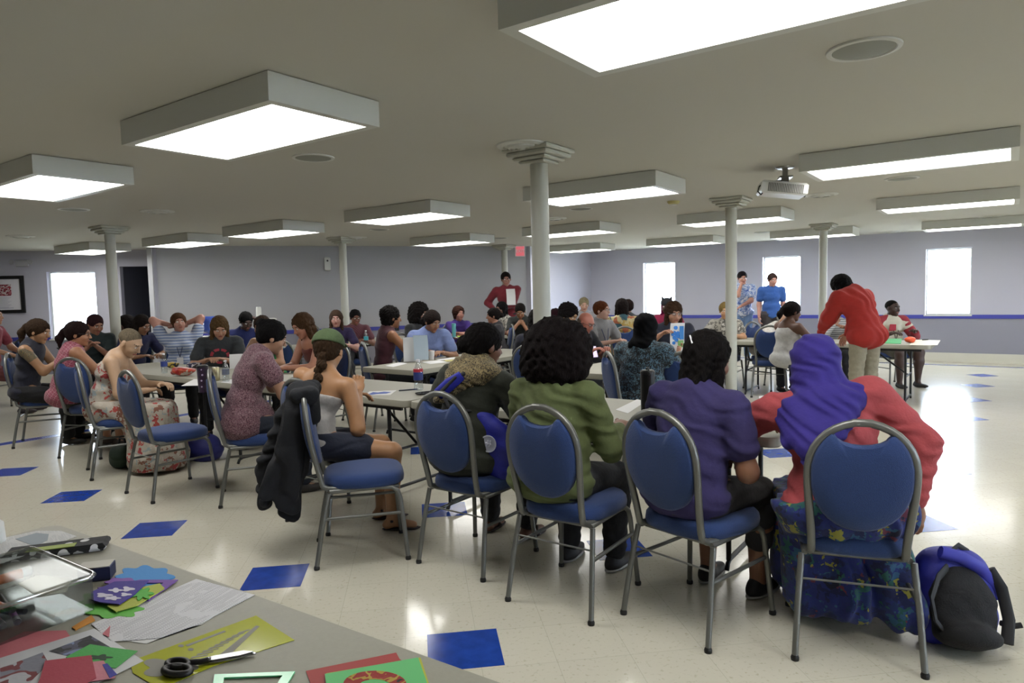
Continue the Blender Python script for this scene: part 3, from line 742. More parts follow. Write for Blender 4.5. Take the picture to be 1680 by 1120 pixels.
def person(label, hp, d, face, seat=.47, lean=6, slump=10, side=0, twist=0, hyaw=0, hpitch=0, hroll=0, skinc='C08A6A', lip='A85A50', hair='2A1B12',
           style='short', top=None, bottom=None, arms=('table', 'table'), legs='sit', bulk=1.0, scale=1.0, bust=0.0, res=None, shoes='1A1A1C', chairlab=None, chair_off=(0, 0), chair_turn=0,
           jaw=1.0, stand=False, xy=None, legyaw=0, hands_n=None, curl=(.9, .9), extra=None, footpts=None, brow=None, nose=1.0, headscale=1.0, hairx=None, belly=0.0, nochair=False, shrug=0.0):
    """hp = pixel of the top of the head, d = distance ahead of the camera; face = compass heading of the pelvis"""
    near = d < 4.8; mid = d < 8.2
    hb, hh, hd = (.0095, .0048, .0045) if near else ((.0125, .0065, .006) if mid else (.017, .0095, .0085))
    if res: hb, hh, hd = res
    s = scale; st = 1.0; W = D(hp[0], hp[1], d)
    hipz = seat+.095 if not stand else .93*s
    for it in range(4):
        Pv = Vector((0, 0, hipz)); Rp = RZ(0)
        a1, a2, a3 = lean*.7, lean, lean+slump*.8
        def up(a, b=side): return RY_(b) @ RX(-a) @ Vector((0, 0, 1))
        p1 = Pv + up(a1, side*.5)*.16*s*st; p2 = p1 + up(a2)*.16*s*st; p3 = p2 + up(a3)*.15*s*st         # waist, chest, shoulder line
        Rc = RZ(twist) @ RY_(side) @ RX(-a3*.92)                                                    # chest frame
        Rc = RY_(side) @ RX(-a3*.92) @ RZ(twist)
        nk = p3 + (Rc @ Vector((0, -.012, .035)))*s
        Rh = RZ(twist+hyaw) @ RX(-(hpitch)) @ RY_(hroll)
        nd = (Rc @ Vector((0, .015, 1)) + Rh @ Vector((0, .1, .5))).normalized()
        hs = s*headscale
        H = nk + nd*.052*s + Rh @ Vector((0, .022, .095))*hs
        topz = (H + Rh @ Vector((0, -.01, .118))*hs)
        err = W.z - topz.z
        if stand: s *= (W.z/topz.z); hipz = .93*s
        else: st = max(.78, min(1.22, st + err/(.47*s)))
    rz = math.radians(face-90); cz, sz = math.cos(rz), math.sin(rz)
    loc = Vector((W.x-(topz.x*cz-topz.y*sz), W.y-(topz.x*sz+topz.y*cz), 0))
    if xy: loc = Vector((xy[0], xy[1], 0))
    root = empty('person', loc, rz, label, 'person', None)
    b = bulk
    # ---------------- skeleton joints
    sh = [p3 + Rc @ Vector((q*.168*(.6+.4*b), -.005, -.006+shrug))*s for q in (-1, 1)]
    hip = [Pv + Vector((q*.085*(.5+.5*b), .02, -.005))*s for q in (-1, 1)]
    ua, fa, th, shn = .275*s, .245*s, .42*s, .41*s
    tgt = []
    for i, q in enumerate((-1, 1)):
        a = arms[i]; pole = Vector((q*.7, -.3, -.8))
        if a == 'table': t = Vector((q*.13, max(.36, p3.y+.24), .79))
        elif a == 'lap': t = Vector((q*.07, .27, .64))
        elif a == 'knee': t = Vector((q*.12, .38, .60))
        elif a == 'side': t = sh[i] + Vector((q*.045, .05, -.50))*s; pole = Vector((q*.15, -1, -.2))
        elif a == 'fold': t = Vector((-q*.10, p3.y+.23, .80)); pole = Vector((q, .1, -.5))
        elif a == 'chin': t = H + Rh @ Vector((q*.03, .09, -.17)); pole = Vector((q*.4, .6, -1))
        elif a == 'mouth': t = H + Rh @ Vector((q*.04, .10, -.10)); pole = Vector((q*.6, .3, -1))
        elif a == 'hip': t = Pv + Vector((q*.20, .04, .10))*s; pole = Vector((q*1, -.5, 0))
        elif a == 'behind': t = H + Rh @ Vector((q*.045, -.115, -.02)); pole = Vector((q, .15, .25))
        else:
            t = Vector(a[:3]); 
            if len(a) > 3: pole = Vector(a[3:6])
        e, w = ik(sh[i], t, ua, fa, pole); tgt.append((sh[i], e, w))
    lg = []
    for i, q in enumerate((-1, 1)):
        ly = RZ(legyaw)
        if footpts and footpts[i] is not None: ft = Vector(footpts[i]); kp = (ly @ Vector((q*.15, 1, .9)))
        elif legs == 'stand': ft = Vector((q*.11*s, -.02, .075)); kp = Vector((0, 1, 0))
        elif legs == 'tuck': ft = hip[i] + ly @ Vector((q*.03, .16, 0)); ft.z = .085; kp = ly @ Vector((q*.12, 1, .9))
        else: ft = hip[i] + ly @ Vector((q*.04, .40, 0)); ft.z = .085; kp = ly @ Vector((q*.12, 1, .9))
        k, a = ik(hip[i], ft, th, shn, kp); lg.append((hip[i], k, a))
    bw = b
    # ---------------- body shapes used by skin and clothes alike
    def torso(S, g=0.0, upto=3, k=.05):
        pg = g + (.012 if g > 0 else 0)
        S.ell(Pv+Vector((0, -.005, .0)), ((.165*bw+pg)*s, (.115*(.6+.4*bw)+pg+belly*.2)*s, (.10+g)*s), RY_(side*.3) @ RX(-a1*.5), k=k)
        S.ell(p1+Rc @ Vector((0, .005+belly*.4, -.01)), ((.128*bw+g+belly*.4)*s, (.095*(.4+.6*bw)+g+belly*.8)*s, (.12*st+g)*s), RY_(side) @ RX(-a2), k=k)
        S.ell(p2+Rc @ Vector((0, .0, .02)), ((.142*(.45+.55*bw)+g)*s, (.100*(.5+.5*bw)+g)*s, (.13*st+g)*s), Rc, k=k)
        if upto > 2:
            S.cap(sh[0]+Rc @ Vector((.035, -.002, -.012)), sh[1]+Rc @ Vector((-.035, -.002, -.012)), (.056+.018*(b-1)+g)*s, k=k); S.cap(nk+Rc @ Vector((0, -.015, -.01)), p3+Rc @ Vector((0, -.015, -.03)), (.075+g)*s, k=.06)
            S.ell(p3+Rc @ Vector((0, -.005, -.03)), ((.12*(.6+.4*b)+g)*s, (.078+g)*s, (.085+g)*s), Rc, k=k)
        if bust:
            for q in (-1, 1): S.ell(p2+Rc @ Vector((q*.070, .085+.02*(b-1), .015)), tuple((v+g)*s for v in (.062*bust, .055*bust, .062*bust)), Rc, k=.03)
    def arm(S, i, g=0.0, f=2.0, k=.025, flare=0.0):
        a, e, w = tgt[i]; ab = .6+.4*b
        if f <= 1: e2 = a+(e-a)*f; S.cap(a, e2, (.050*ab+g)*s, (.044*ab+g+flare)*s, k=k); return
        S.cap(a, e, (.050*ab+g)*s, (.038*ab+g)*s, k=k); w2 = e+(w-e)*(f-1); S.cap(e, w2, (.040*ab+g)*s, (.026+.3*(g)+flare+(.01 if f < 1.9 else 0))*s, k=k)
    def leg(S, i, g=0.0, f=2.0, k=.03, flare=0.0):
        h_, kn, an = lg[i]; lb = .55+.45*b
        if f <= 1: S.cap(h_, h_+(kn-h_)*f, (.085*lb+g)*s, ((.085-.027*f)*lb+g+flare)*s, k=k); return
        S.cap(h_, kn, (.085*lb+g)*s, (.058*lb+g)*s, k=k); a2_ = kn+(an-kn)*(f-1); S.cap(kn, kn+(a2_-kn)*.35, (.056*lb+g)*s, (.056*lb+g)*s, k=k); S.cap(kn+(a2_-kn)*.3, a2_, (.056*lb+g)*s, (.036+g+flare)*s, k=k)
    # ---------------- skin
    Msk = skin(skinc); S = SDF(.03); torso(S)
    for i in (0, 1): arm(S, i, k=.035); leg(S, i, k=.03)
    S.cap(nk+Rc @ Vector((0, -.005, -.03)), H + Rh @ Vector((0, -.012, -.045))*hs, .056*s, .052*s, k=.025)
    fdir = []
    for i in (0, 1):
        h_, kn, an = lg[i]; f = (kn-h_); f.z = 0
        if f.length < .05: f = Vector((0, 1, 0))
        f.normalize(); fdir.append(f)
        S.cap(an+Vector((0, 0, -.035)), an+f*.13*s+Vector((0, 0, -.058)), .032*s, .024*s, k=.03); S.ell(an+Vector((0, 0, -.05))-f*.03*s, (.03*s, .035*s, .03*s), k=.02)
    parts = []
    V, Q = S.mesh(hb); parts.append((V, Q, 0))
    Sh = SDF(.012); head_sdf(Sh, H, Rh, hs, jaw, nose=nose); Sh.cap(nk+nd*.02, H + Rh @ Vector((0, -.012, -.045))*hs, .054*s, .052*s, k=.02)
    V, Q = Sh.mesh(hh); parts.append((V, Q, face_mats(V, Q, H, Rh, hs)))
    for i, q in enumerate((-1, 1)):
        a, e, w = tgt[i]; dd = (w-e).normalized(); nn = Vector((q*.25, -.15, 1))
        if arms[i] in ('chin', 'mouth'): nn = Vector((0, 1, .2))
        if arms[i] == 'behind': nn = Vector((0, -1, .2)); dd = Vector((-q*.8, -.1, .1))
        if arms[i] in ('side',): nn = Vector((q, 0, 0))
        if hands_n and hands_n[i] is not None: nn = Vector(hands_n[i])
        if isinstance(arms[i], (tuple, list)) and len(arms[i]) > 6: dd = Vector(arms[i][6:9])
        nn = nn.normalized()
        if abs(nn.dot(dd)) > .95: nn = Vector((q*.3, -1, .2))
        xx = dd.cross(nn); sd = 1 if xx.dot(Vector((-q, 0, .3))) > 0 else -1
        if arms[i] == 'behind': sd = 1
        V, Q = hand(None, w, dd, nn, curl[i], sd, hd, s); parts.append((V, Q, 0))
    bc = brow or hair
    mk('body', parts, [Msk, M_eyew, M_iris, mat('lip_'+lip, lip, .45), mat('brow_'+bc, bc, .8), mat('lid_'+skinc, tuple(v*.72 for v in (int(skinc[0:2], 16)/255, int(skinc[2:4], 16)/255, int(skinc[4:6], 16)/255)), .6)], root)
    # ---------------- clothes
    T = dict(m='333333', kind='tee', g=.012, name=None, fold=.0022, ff=2.0); T.update(top or {})
    Mt = T['m'] if not isinstance(T['m'], str) else mat('cloth_'+T['m'], T['m'], .9, bump=.3, bscale=45, vary=.08, vscale=30, sheen=.1)
    S = SDF(.03); g = T['g']; k = T['kind']
    if k == 'tank':
        torso(S, g, upto=2); S.ell(p3+Rc @ Vector((0, 0, -.075)), ((.125*(.6+.4*b)+g)*s, (.085+g)*s, (.07)*s), Rc, k=.04)
        S.cut(p3+Rc @ Vector((0, 0, T.get('cut', -.035))), Rc @ Vector((0, 0, 1)))
        for q in (-1, 1):
            xo = T.get('strap', .085)
            S.cap(p3+Rc @ Vector((q*xo, -.085, -.06)), p3+Rc @ Vector((q*xo*.9, -.04, .052)), .013, k=.01); S.cap(p3+Rc @ Vector((q*xo*.9, -.04, .052)), p3+Rc @ Vector((q*xo*.95, .075, -.05)), .013, k=.01)
    elif k == 'sleeveless':
        torso(S, g); S.ell(sh[0], (.05*s,)*3, k=.02); S.ell(sh[1], (.05*s,)*3, k=.02)
        S.cap(nk+Rc @ Vector((0, -.01, -.02)), nk+Rc @ Vector((0, -.01, .012)), (.062+g)*s, k=.02)
        for i, q in enumerate((-1, 1)): S.ell(sh[i]+Rc @ Vector((q*.035, 0, -.02)), (.058*s, .09*s, .10*s), Rc, k=.008, sub=True)
    else:
        torso(S, g); f = {'tee': .62, 'short': .45, 'long': 1.95, 'three': 1.5}[k]
        for i in (0, 1): arm(S, i, g+.002, f, flare=.007 if f < 1 else .004)
        S.cap(nk+Rc @ Vector((0, -.008, -.03)), nk+Rc @ Vector((0, -.006, T.get('collar', .008))), (.058+g*.8)*s, k=.015)
    if T.get('box'): S.ell((Pv+p2)/2+Vector((0, 0, .0)), ((.150*b+T['box'])*s, (.112*(.4+.6*b)+T['box'])*s, .22*st*s), RY_(side) @ RX(-a2), k=.05)
    if T.get('hem'): S.cap(hip[0]+Vector((0, 0, .0)), hip[1]+Vector((0, 0, .0)), (.10*b+g+.01)*s, k=.04); S.cap(Pv+Vector((0, .08, .02)), Pv+Vector((0, .1+T['hem'], .03)), (.12*b)*s, k=.05)
    S.cap(nk+nd*.015, nk+nd*.12, .049*s, k=.006, sub=True)
    S.fold = T['fold']; S.ff = T.get('ff', 1.0); S.fdir = T.get('fdir', (.25, .2, 1))
    V, Q = S.mesh(hb); tp = mk(T['name'] or {'tank': 'tank_top', 'sleeveless': 'sleeveless_top', 'long': 'long_sleeved_top', 'three': 'shirt'}.get(k, 't_shirt'), [(V, Q, 0)], Mt, root)
    Bt = dict(m='24262C', kind='trousers', g=.012); Bt.update(bottom or {})
    Mb = Bt['m'] if not isinstance(Bt['m'], str) else mat('cloth_'+Bt['m'], Bt['m'], .9, bump=.3, bscale=45, vary=.08, vscale=30)
    S = SDF(.03); g = Bt['g']; bk_ = Bt['kind']
    S.ell(Pv+Vector((0, -.005, -.005)), ((.168*bw+g)*s, (.118*(.6+.4*bw)+g)*s, (.095+g)*s), k=.04)
    if bk_ in ('skirt', 'dress'):
        for i in (0, 1):
            h_, kn, an = lg[i]; S.cap(h_, kn, (.10*b)*s, .085*b*s, k=.09); S.cap(kn, an+Vector((0, 0, Bt.get('hemz', .05))), .085*b*s, Bt.get('w', .10)*s, k=.10)
        mh = (lg[0][0]+lg[1][0])/2; mkk = (lg[0][1]+lg[1][1])/2; ma = (lg[0][2]+lg[1][2])/2
        S.cap(mh, mkk, .10*b*s, .085*b*s, k=.09); S.cap(mkk, ma+Vector((0, 0, Bt.get('hemz', .05))), .09*b*s, Bt.get('w', .10)*1.1*s, k=.10)
        if Bt.get('drape'):
            for dp in Bt['drape']: S.cap(dp[0], dp[1], dp[2], dp[3], k=.08)
        S.cut((0, 0, Bt.get('floor', .03)), (0, 0, -1)); S.fold = Bt.get('fold', .005); S.fdir = (1, .5, .15); S.ff = Bt.get('ff', 1.9)
    else:
        f = {'trousers': 1.93, 'shorts': Bt.get('f', .6), 'capri': 1.55}[bk_]
        for i in (0, 1): leg(S, i, g, f, flare=Bt.get('flare', .012))
        S.fold = .0024; S.ff = 2.2
    if bk_ != 'shorts' or True: S.cut(Pv+Vector((0, 0, .07*s)), up(lean*.4))
    V, Q = S.mesh(hb); mk({'skirt': 'skirt', 'dress': 'skirt_of_dress', 'shorts': 'shorts'}.get(bk_, 'trousers'), [(V, Q, 0)], Mb, root)
    # ---------------- shoes
    if shoes:
        sandal = shoes.startswith('s'); sc = shoes[1:] if sandal else shoes; Ms = mat('shoe_'+sc, sc, .6)
        for i in (0, 1):
            an = lg[i][2]; f = fdir[i]; r_ = f.cross(Vector((0, 0, 1))); Mf = Matrix((r_, f, Vector((0, 0, 1)))).transposed(); z0 = an.z-.085
            S = SDF(.012)
            if sandal:
                S.ell(an+f*.055*s+Vector((0, 0, -.079)), (.043*s, .135*s, .012), Mf); S.cap(an+f*.06*s+r_*.036+Vector((0, 0, -.06)), an+f*.06*s-r_*.036+Vector((0, 0, -.06)), .012); S.cap(an+f*.06*s+r_*.02+Vector((0, 0, -.03)), an+f*.06*s-r_*.02+Vector((0, 0, -.03)), .016)
                S.cap(an+r_*.035+Vector((0, 0, -.02)), an-r_*.035+Vector((0, 0, -.02)), .012)
            else:
                S.ell(an+f*.05*s+Vector((0, 0, -.052)), (.042*s, .130*s, .030), Mf); S.ell(an+Vector((0, 0, -.03))-f*.01, (.038*s, .05*s, .045), Mf, k=.03)
            S.cut((0, 0, an.z-.088 if an.z > .12 else .002), (0, 0, -1)); V, Q = S.mesh(min(hb, .010)); so = mk('sandal' if sandal else 'shoe', [(V, Q, 0)], Ms, root)
            if not sandal and near:
                S = SDF(.005); S.ell(an+f*.05*s+Vector((0, 0, -.072)), (.046*s, .135*s, .014), Mf); S.cut((0, 0, .001), (0, 0, -1)); V, Q = S.mesh(.007); mk('sole', [(V, Q, 0)], mat('sole_grey', '9A9A98', .6), so)
    # ---------------- hair and head wear
    def w(v): return H + Rh @ (Vector(v)*hs)
    if style != 'none':
        Mh = hair_mat(hair) if isinstance(hair, str) else hair; S = SDF(.02); fo, ff = .0012, 1.6
        t = .010
        def cap_(t): S.ell(w((0, -.018, .038)), ((.078+t)*hs, (.098+t)*hs, (.086+t)*hs), Rh, k=.01)
        def face_(z=-.022, y=.116, r=(.070, .068, .098)): S.ell(w((0, y, z)), tuple(v*hs for v in r), Rh, k=.006, sub=True)
        if style == 'buzz': S.ell(w((0, -.018, .036)), (.0775*hs, .0975*hs, .0855*hs), Rh, k=.01); face_(-.02, .12, (.09, .07, .085)); S.cut(w((0, 0, -.005)), Rh @ Vector((0, -.15, -1))); fo = 0
        elif style == 'short': cap_(t); S.ell(w((0, -.05, -.0)), (.07*hs, .055*hs, .06*hs), Rh); face_(); S.cut(w((0, 0, -.055)), Rh @ Vector((0, .2, -1))); fo, ff = .0035, 1.1; S.iso = True
        elif style == 'bald': S.ell(w((0, -.03, .0)), (.081*hs, .088*hs, .045*hs), Rh); face_(.0, .10, (.1, .10, .12)); S.cut(w((0, 0, .03)), Rh @ Vector((0, .3, 1))); fo = .0005
        elif style == 'afro':
            hx = hairx or (.20, .17, .17); S.ell(w((0, -.035, .03)), tuple(v*hs for v in hx), Rh); S.ell(w((0, -.05, -.06)), (hx[0]*1.0*hs, hx[1]*.85*hs, hx[2]*.72*hs), Rh, k=.05)
            face_(-.03, .15, (.085, .12, .11)); fo, ff = .007, .75; S.iso = True
        elif style == 'curly':
            hx = hairx or (.105, .12, .11); S.ell(w((0, -.025, .04)), tuple(v*hs for v in hx), Rh); S.ell(w((0, -.045, -.03)), (.085*hs, .075*hs, .08*hs), Rh); face_(); fo, ff = .006, 1.0; S.iso = True
        else:
            cap_(t+.004); face_(-.026, .119, (.066, .070, .099)) if style != 'fringe' else face_(-.035, .118, (.062, .06, .08))
            if style in ('bob', 'long', 'fringe'):
                fo, ff = .0035, .9; S.iso = True
                zl = -.12 if style == 'bob' else (-.13 if style == 'fringe' else (hairx or -.26))
                for q in (-1, 1): S.cap(w((q*.066, -.01, .03)), w((q*.078, .01, zl)), .030*hs, .026*hs, k=.02); S.cap(w((q*.03, -.07, .02)), w((q*.045, -.065, zl)), .042*hs, .036*hs, k=.03)
                S.cap(w((0, -.075, 0)), w((0, -.07, zl)), .045*hs, .035*hs, k=.03)
            else:
                S.ell(w((0, -.06, -.015)), (.068*hs, .05*hs, .055*hs), Rh); fo, ff = .0025, 1.2; S.iso = True
            if style == 'bun': S.ell(w(hairx or (0, -.095, .095)), (.048*hs, .045*hs, .042*hs), Rh, k=.01)
            if style == 'lowbun': S.ell(w(hairx or (-.03, -.12, -.02)), (.055*hs, .045*hs, .05*hs), Rh, k=.015)
            if style == 'pony':
                S.ell(w((0, -.12, .03)), (.03*hs, .03*hs, .03*hs), Rh, k=.01); bp = w((0, -.13, .03)); e1 = bp + Rh @ Vector((0, -.035, -.08)); e2 = e1 + Vector((0, 0, -.13 if hairx is None else hairx))
                S.cap(bp, e1, .030*hs, .034*hs, k=.015); S.cap(e1, e2, .034*hs, .014*hs, k=.02)
            if style == 'braid':
                bp = w((0, -.10, -.05)); q0 = p3+Rc @ Vector((0, -.09, .0)); q1 = p3+Rc @ Vector((-.02, -.12, -.20)) 
                pts = [bp+(q0-bp)*i/3 for i in range(4)]+[q0+(q1-q0)*i/5 for i in range(1, 6)]
                for j, p_ in enumerate(pts): S.ell(p_+Vector(((.010 if j % 2 else -.010), 0, 0)), ((.046-.0026*j)*hs, (.032-.001*j)*hs, .034*hs), RY_(30 if j % 2 else -30), k=.006)
        S.fold = fo; S.ff = ff; V, Q = S.mesh(hh if style != 'afro' else max(hh, .006)); mk('hair', [(V, Q, 0)], Mh, root)
    info = dict(root=root, H=H, Rh=Rh, w=w, p1=p1, p2=p2, p3=p3, Rc=Rc, P=Pv, sh=sh, arms=tgt, legs=lg, hs=hs, s=s, nk=nk, loc=loc, rz=rz, st=st, hb=hb, top=tp)
    if not stand and not nochair:
        ps_ = label.split(', '); lb_ = 'blue chair under the ' + ps_[0]
        if len(lb_.split())+len(' '.join(ps_[1:2]).split()) <= 16 and len(ps_) > 1: lb_ += ', ' + ps_[1]
        c = root.matrix_basis @ Vector((chair_off[0], .09+chair_off[1], 0))
        chair(c.x, c.y, face+chair_turn, chairlab or lb_)
    return info
def glasses(I, c='16161A'):
    w = I['w']; r = .0016; m = MB()
    for q in (-1, 1):
        m.tube([w((q*.033+.020*math.cos(a), .098-abs(.004*math.cos(a)), .012+.015*math.sin(a))) for a in np.linspace(0, 2*math.pi, 15)[:-1]], r*1.2, 6, closed=True)
        m.tube([w((q*.053, .093, .016)), w((q*.077, .06, .014)), w((q*.083, -.004, .012))], r*1.2, 6)
    m.tube([w((-.013, .099, .016)), w((0, .102, .018)), w((.013, .099, .016))], r, 6)
    m.build('glasses', mat('glasses_'+c, c, .35), I['root'], smooth=60)
def lanyard(I, c='1A1A22', badge=True):
    w = I; Rc, p3, nk = I['Rc'], I['p3'], I['nk']; m = MB()
    b_ = p3+Rc @ Vector((0, .155, -.26))
    for q in (-1, 1): m.tube([nk+Rc @ Vector((0, -.065, .02)), nk+Rc @ Vector((q*.062, -.01, .022)), p3+Rc @ Vector((q*.06, .095, -.03)), p3+Rc @ Vector((q*.03, .14, -.14)), b_], .0045, 6)
    o = m.build('lanyard', mat('lanyard_'+c, c, .7), I['root'], smooth=60)
    if badge: MB().box((0, 0, 0), (.07, .004, .09)).build('badge', mat('badge_white', 'D0D0D4', .5), o, loc=b_+Vector((0, .006, -.05)))
# ------------------------------------------------------------------ nearest row, placed by their chair feet
chair_feet((1304, 1082), (1518, 1112), 'blue banquet chair nearest the backpack, under the person in the purple headscarf')
chair_feet((1023, 1007), (1162, 1070), 'blue banquet chair under the person in the dark purple t-shirt')
chair_feet((833, 985), (970.6, 1025), 'blue banquet chair under the person with the big afro and olive shirt')
chair_feet((686, 923), (794, 954), 'blue banquet chair with the royal blue messenger bag hanging beside it')
chair(-.89, 3.89, 14, 'empty blue banquet chair with a black jacket hung over its back')
chair(-2.65, 5.24, 51, 'empty blue banquet chair in front of the floral dress')
chair(-4.06, 6.65, 80, 'blue banquet chair under the person in the pink plaid top')
chair(-1.92, 5.05, 20, 'blue banquet chair under the person with dark bun and speckled blouse')
chair(-1.17, 4.48, 50, 'blue banquet chair hidden behind the black jacket, under the person in the green cap')
chair(-4.98, 7.24, 25, 'blue banquet chair at the left under the person with the tattooed shoulder')
chair(-3.42, 5.92, 35, 'blue banquet chair under the person in the floral dress')
C_pink = mat('coral_knit', '9C4246', .9, bump=.25, bscale=60, vary=.05, vscale=40)
C_trop = pat('tropical_skirt', 'voronoi', ['1B2C7E', '17306E', '1F5E5A', '14205A', '9C9A3E', '1C2A78', '6E2F48', '2C5F88', '10183C'], 30, [0, .25, .42, .52, .66, .71, .84, .88, .94])
C_olive = mat('olive_shirt', '4E5732', .9, bump=.35, bscale=30, vary=.08, vscale=25)
C_purple = mat('purple_tee', '2A2350', .9, bump=.3, bscale=35, vary=.06, vscale=25)
C_spk = pat('speckled_blouse', 'noise', ['4E2A38', '8C6470', '5E3644', 'A98A90', '452430'], 95, [0, .42, .49, .55, .62])
C_flor = pat('floral_dress', 'voronoi', ['B9AFA0', 'C8BFB2', 'A83A3C', 'BDB3A4', '8A5A48', 'C2B8AA', '9AA7A8', 'B5473F', 'BFB6A8'], 28, [0, .25, .38, .45, .62, .68, .82, .87, .93])
C_lep = pat('leopard_scarf', 'voronoi', ['8B7A4E', '2C241A', 'A8966A', '54452E', '1E1812', '9C8B62'], 75, [0, .2, .38, .55, .7, .85])
C_tunic = pat('tunic_pattern', 'voronoi', ['0E1218', '5E7F90', '10141A', '0E1218', '4C6B80'], 55, [0, .3, .5, .7, .85])
C_plaid = pat('pink_plaid', 'plaid', ['9E3F58', 'C07A86', '7E2E44', 'B0566A'], 9, [0, .35, .6, .8])
C_str = pat('blue_white_stripe', 'stripes', ['7E8FB4', 'C2CBDC'], 9, [0, .6])
C_haw = pat('aloha_print', 'noise', ['E0E6F2', '5A78B8', 'B8CBE8', '3C5CA8'], 22, [0, .46, .52, .6])
C_flower = pat('floral_shirt', 'voronoi', ['B79A50', '2F5A66', 'C8B98A', 'B0613C', '5C6E74'], 16, [0, .25, .5, .68, .85])
C_mar = pat('maroon_plaid', 'plaid', ['5A2634', '7A4450', '3E1A26'], 14, [0, .45, .7])
C_cam = pat('grey_print', 'noise', ['A8A49A', '5C5A54', 'C4C0B6'], 18, [0, .5, .6])
C_ltpl = pat('white_plaid', 'plaid', ['E2DFD8', 'C9B8AE', 'EDEAE4'], 12, [0, .6, .75])
pk = person('person in a coral long-sleeved top and purple headscarf, seen from behind at the right', (1335, 555), 2.93, 70, lean=13, slump=10, side=-13, twist=2, hyaw=14, hpitch=12, skinc='9A6A50', hair='1A1210', style='none',
    top=dict(m=C_pink, kind='long', g=.016, fold=.003, ff=2.4, name='long_sleeved_top', box=.0), bottom=dict(m=C_trop, kind='skirt', w=.14, fold=.006, g=.034, drape=[((.16, .08, .44), (.24, .10, .12), .08, .09), ((-.16, .10, .42), (-.12, .16, .12), .08, .10), ((0, .12, .36), (.04, .10, .14), .08, .10)]), bulk=1.34, arms=((-.30, .42, .80, -1, .2, -.6), (.27, .06, .58, 1.2, .1, .1)), shrug=.035, shoes='141416', nochair=True, bust=1.1, belly=.03)
af = person('person with a large dark afro and olive green shirt, seen from behind', (918, 543), 3.36, 56, lean=8, slump=9, hyaw=6, hpitch=10, skinc='7A4F38', hair='150C0D', style='afro', hairx=(.175, .15, .155),
    top=dict(m=C_olive, kind='long', g=.016, box=.012, fold=.0038, ff=2.0, name='olive_shirt'), bottom=dict(m='16181E'), bulk=1.22, arms=('table', (.20, .36, .77, .45, -.5, -1)), shoes='15151A', nochair=True)
pt = person('person in a dark purple t-shirt with black hair half tied up, seen from behind', (1168, 548), 3.06, 44, lean=10, slump=10, side=3, hyaw=-14, hpitch=16, skinc='8A5E44', hair='120D0C', style='long', hairx=-.17,
    top=dict(m=C_purple, kind='tee', g=.015, box=.006, fold=.0024, ff=2.2), bottom=dict(m='2C2B2E', kind='capri'), bulk=1.12, arms=('table', (.12, .26, .68, .6, -.5, -1)), shoes='17171A', nochair=True)
sc = person('person with a leopard print scarf, glasses and dark green t-shirt, back to us', (797, 534), 3.85, 56, lean=12, slump=12, side=4, hyaw=-22, hpitch=10, skinc='6E4632', hair='0E0A0A', style='lowbun', hairx=(-.05, -.10, .0),
    top=dict(m='2A2E22', kind='tee', g=.014, fold=.002, box=.006), bottom=dict(m='17171C'), bulk=1.22, arms=((-.24, .36, .79), (.2, .36, .76)), shoes='s2A1A18', nochair=True)
cg = person('person in a green cap with a long braid and white tank top', (540, 545), 4.35, 34, lean=9, slump=12, twist=40, legyaw=-24, hyaw=8, hpitch=10, skinc='B08058', hair='4A3420', style='braid',
    top=dict(m='B8B4B0', kind='tank', g=.010, fold=.0016, cut=-.09, strap=.05), bottom=dict(m='1C2236', kind='shorts', f=.55, g=.014, flare=.01), arms=((-.18, .30, .80), (.10, .25, .86, .7, -.5, -1)), shoes='s2A1C20', bulk=1.02, nochair=True)
bn = person('person with a black bun and speckled burgundy blouse, in profile', (453, 529), 5.15, 30, lean=20, slump=14, hyaw=-4, hpitch=22, skinc='A57C62', hair='0C0A0B', style='bun', hairx=(0, -.10, .075),
    top=dict(m=C_spk, kind='short', g=.020, fold=.002, hem=.02, name='blouse'), bottom=dict(m='1C2434'), arms=((-.1, .50, .79), (.1, .48, .79)), bulk=1.12, shoes='2A2420', nochair=True)
bd = person('person with a shaved head and long floral halter dress, looking down', (222, 543), 5.9, 15, lean=16, slump=20, hyaw=-22, hpitch=34, skinc='C09C7C', hair='8F8068', style='buzz', brow='6A543C',
    top=dict(m=C_flor, kind='tank', g=.012, cut=-.05, strap=.05, fold=.0018, name='dress_bodice'), bottom=dict(m=C_flor, kind='dress', w=.20, drape=[((.05, .30, .50), (.1, .42, .12), .15, .2)], fold=.007), arms=((-.02, .46, .74), (.06, .36, .70)), bulk=1.08, shoes='s6A3A2C', nochair=True, bust=.95)
tt = person('person with brown ponytail, tattooed shoulder and navy sleeveless top, with phone', (66, 526), 7.15, 12, lean=10, slump=12, hyaw=-8, hpitch=16, skinc='B08460', hair='4A3524', style='pony', hairx=-.2,
    top=dict(m='16182C', kind='sleeveless', g=.012), bottom=dict(m='0E0E12'), arms=((-.02, .42, .92, -.5, -.6, -1), (.06, .42, .91, .5, -.6, -1)), bulk=1.1, shoes='151515', nochair=True)
rp = person('person in a pink plaid sleeveless shirt with dark ponytail and glasses', (128, 529), 6.75, 55, lean=12, slump=14, twist=-14, hyaw=-26, hpitch=6, skinc='B47E5C', hair='2A1614', style='pony', hairx=-.08,
    top=dict(m=C_plaid, kind='sleeveless', g=.014, name='plaid_shirt'), bottom=dict(m='4A4A38', kind='capri'), arms=((-.1, .45, .85), (.12, .42, .83)), bulk=1.25, shoes='4A3C34', nochair=True)
glasses(rp)
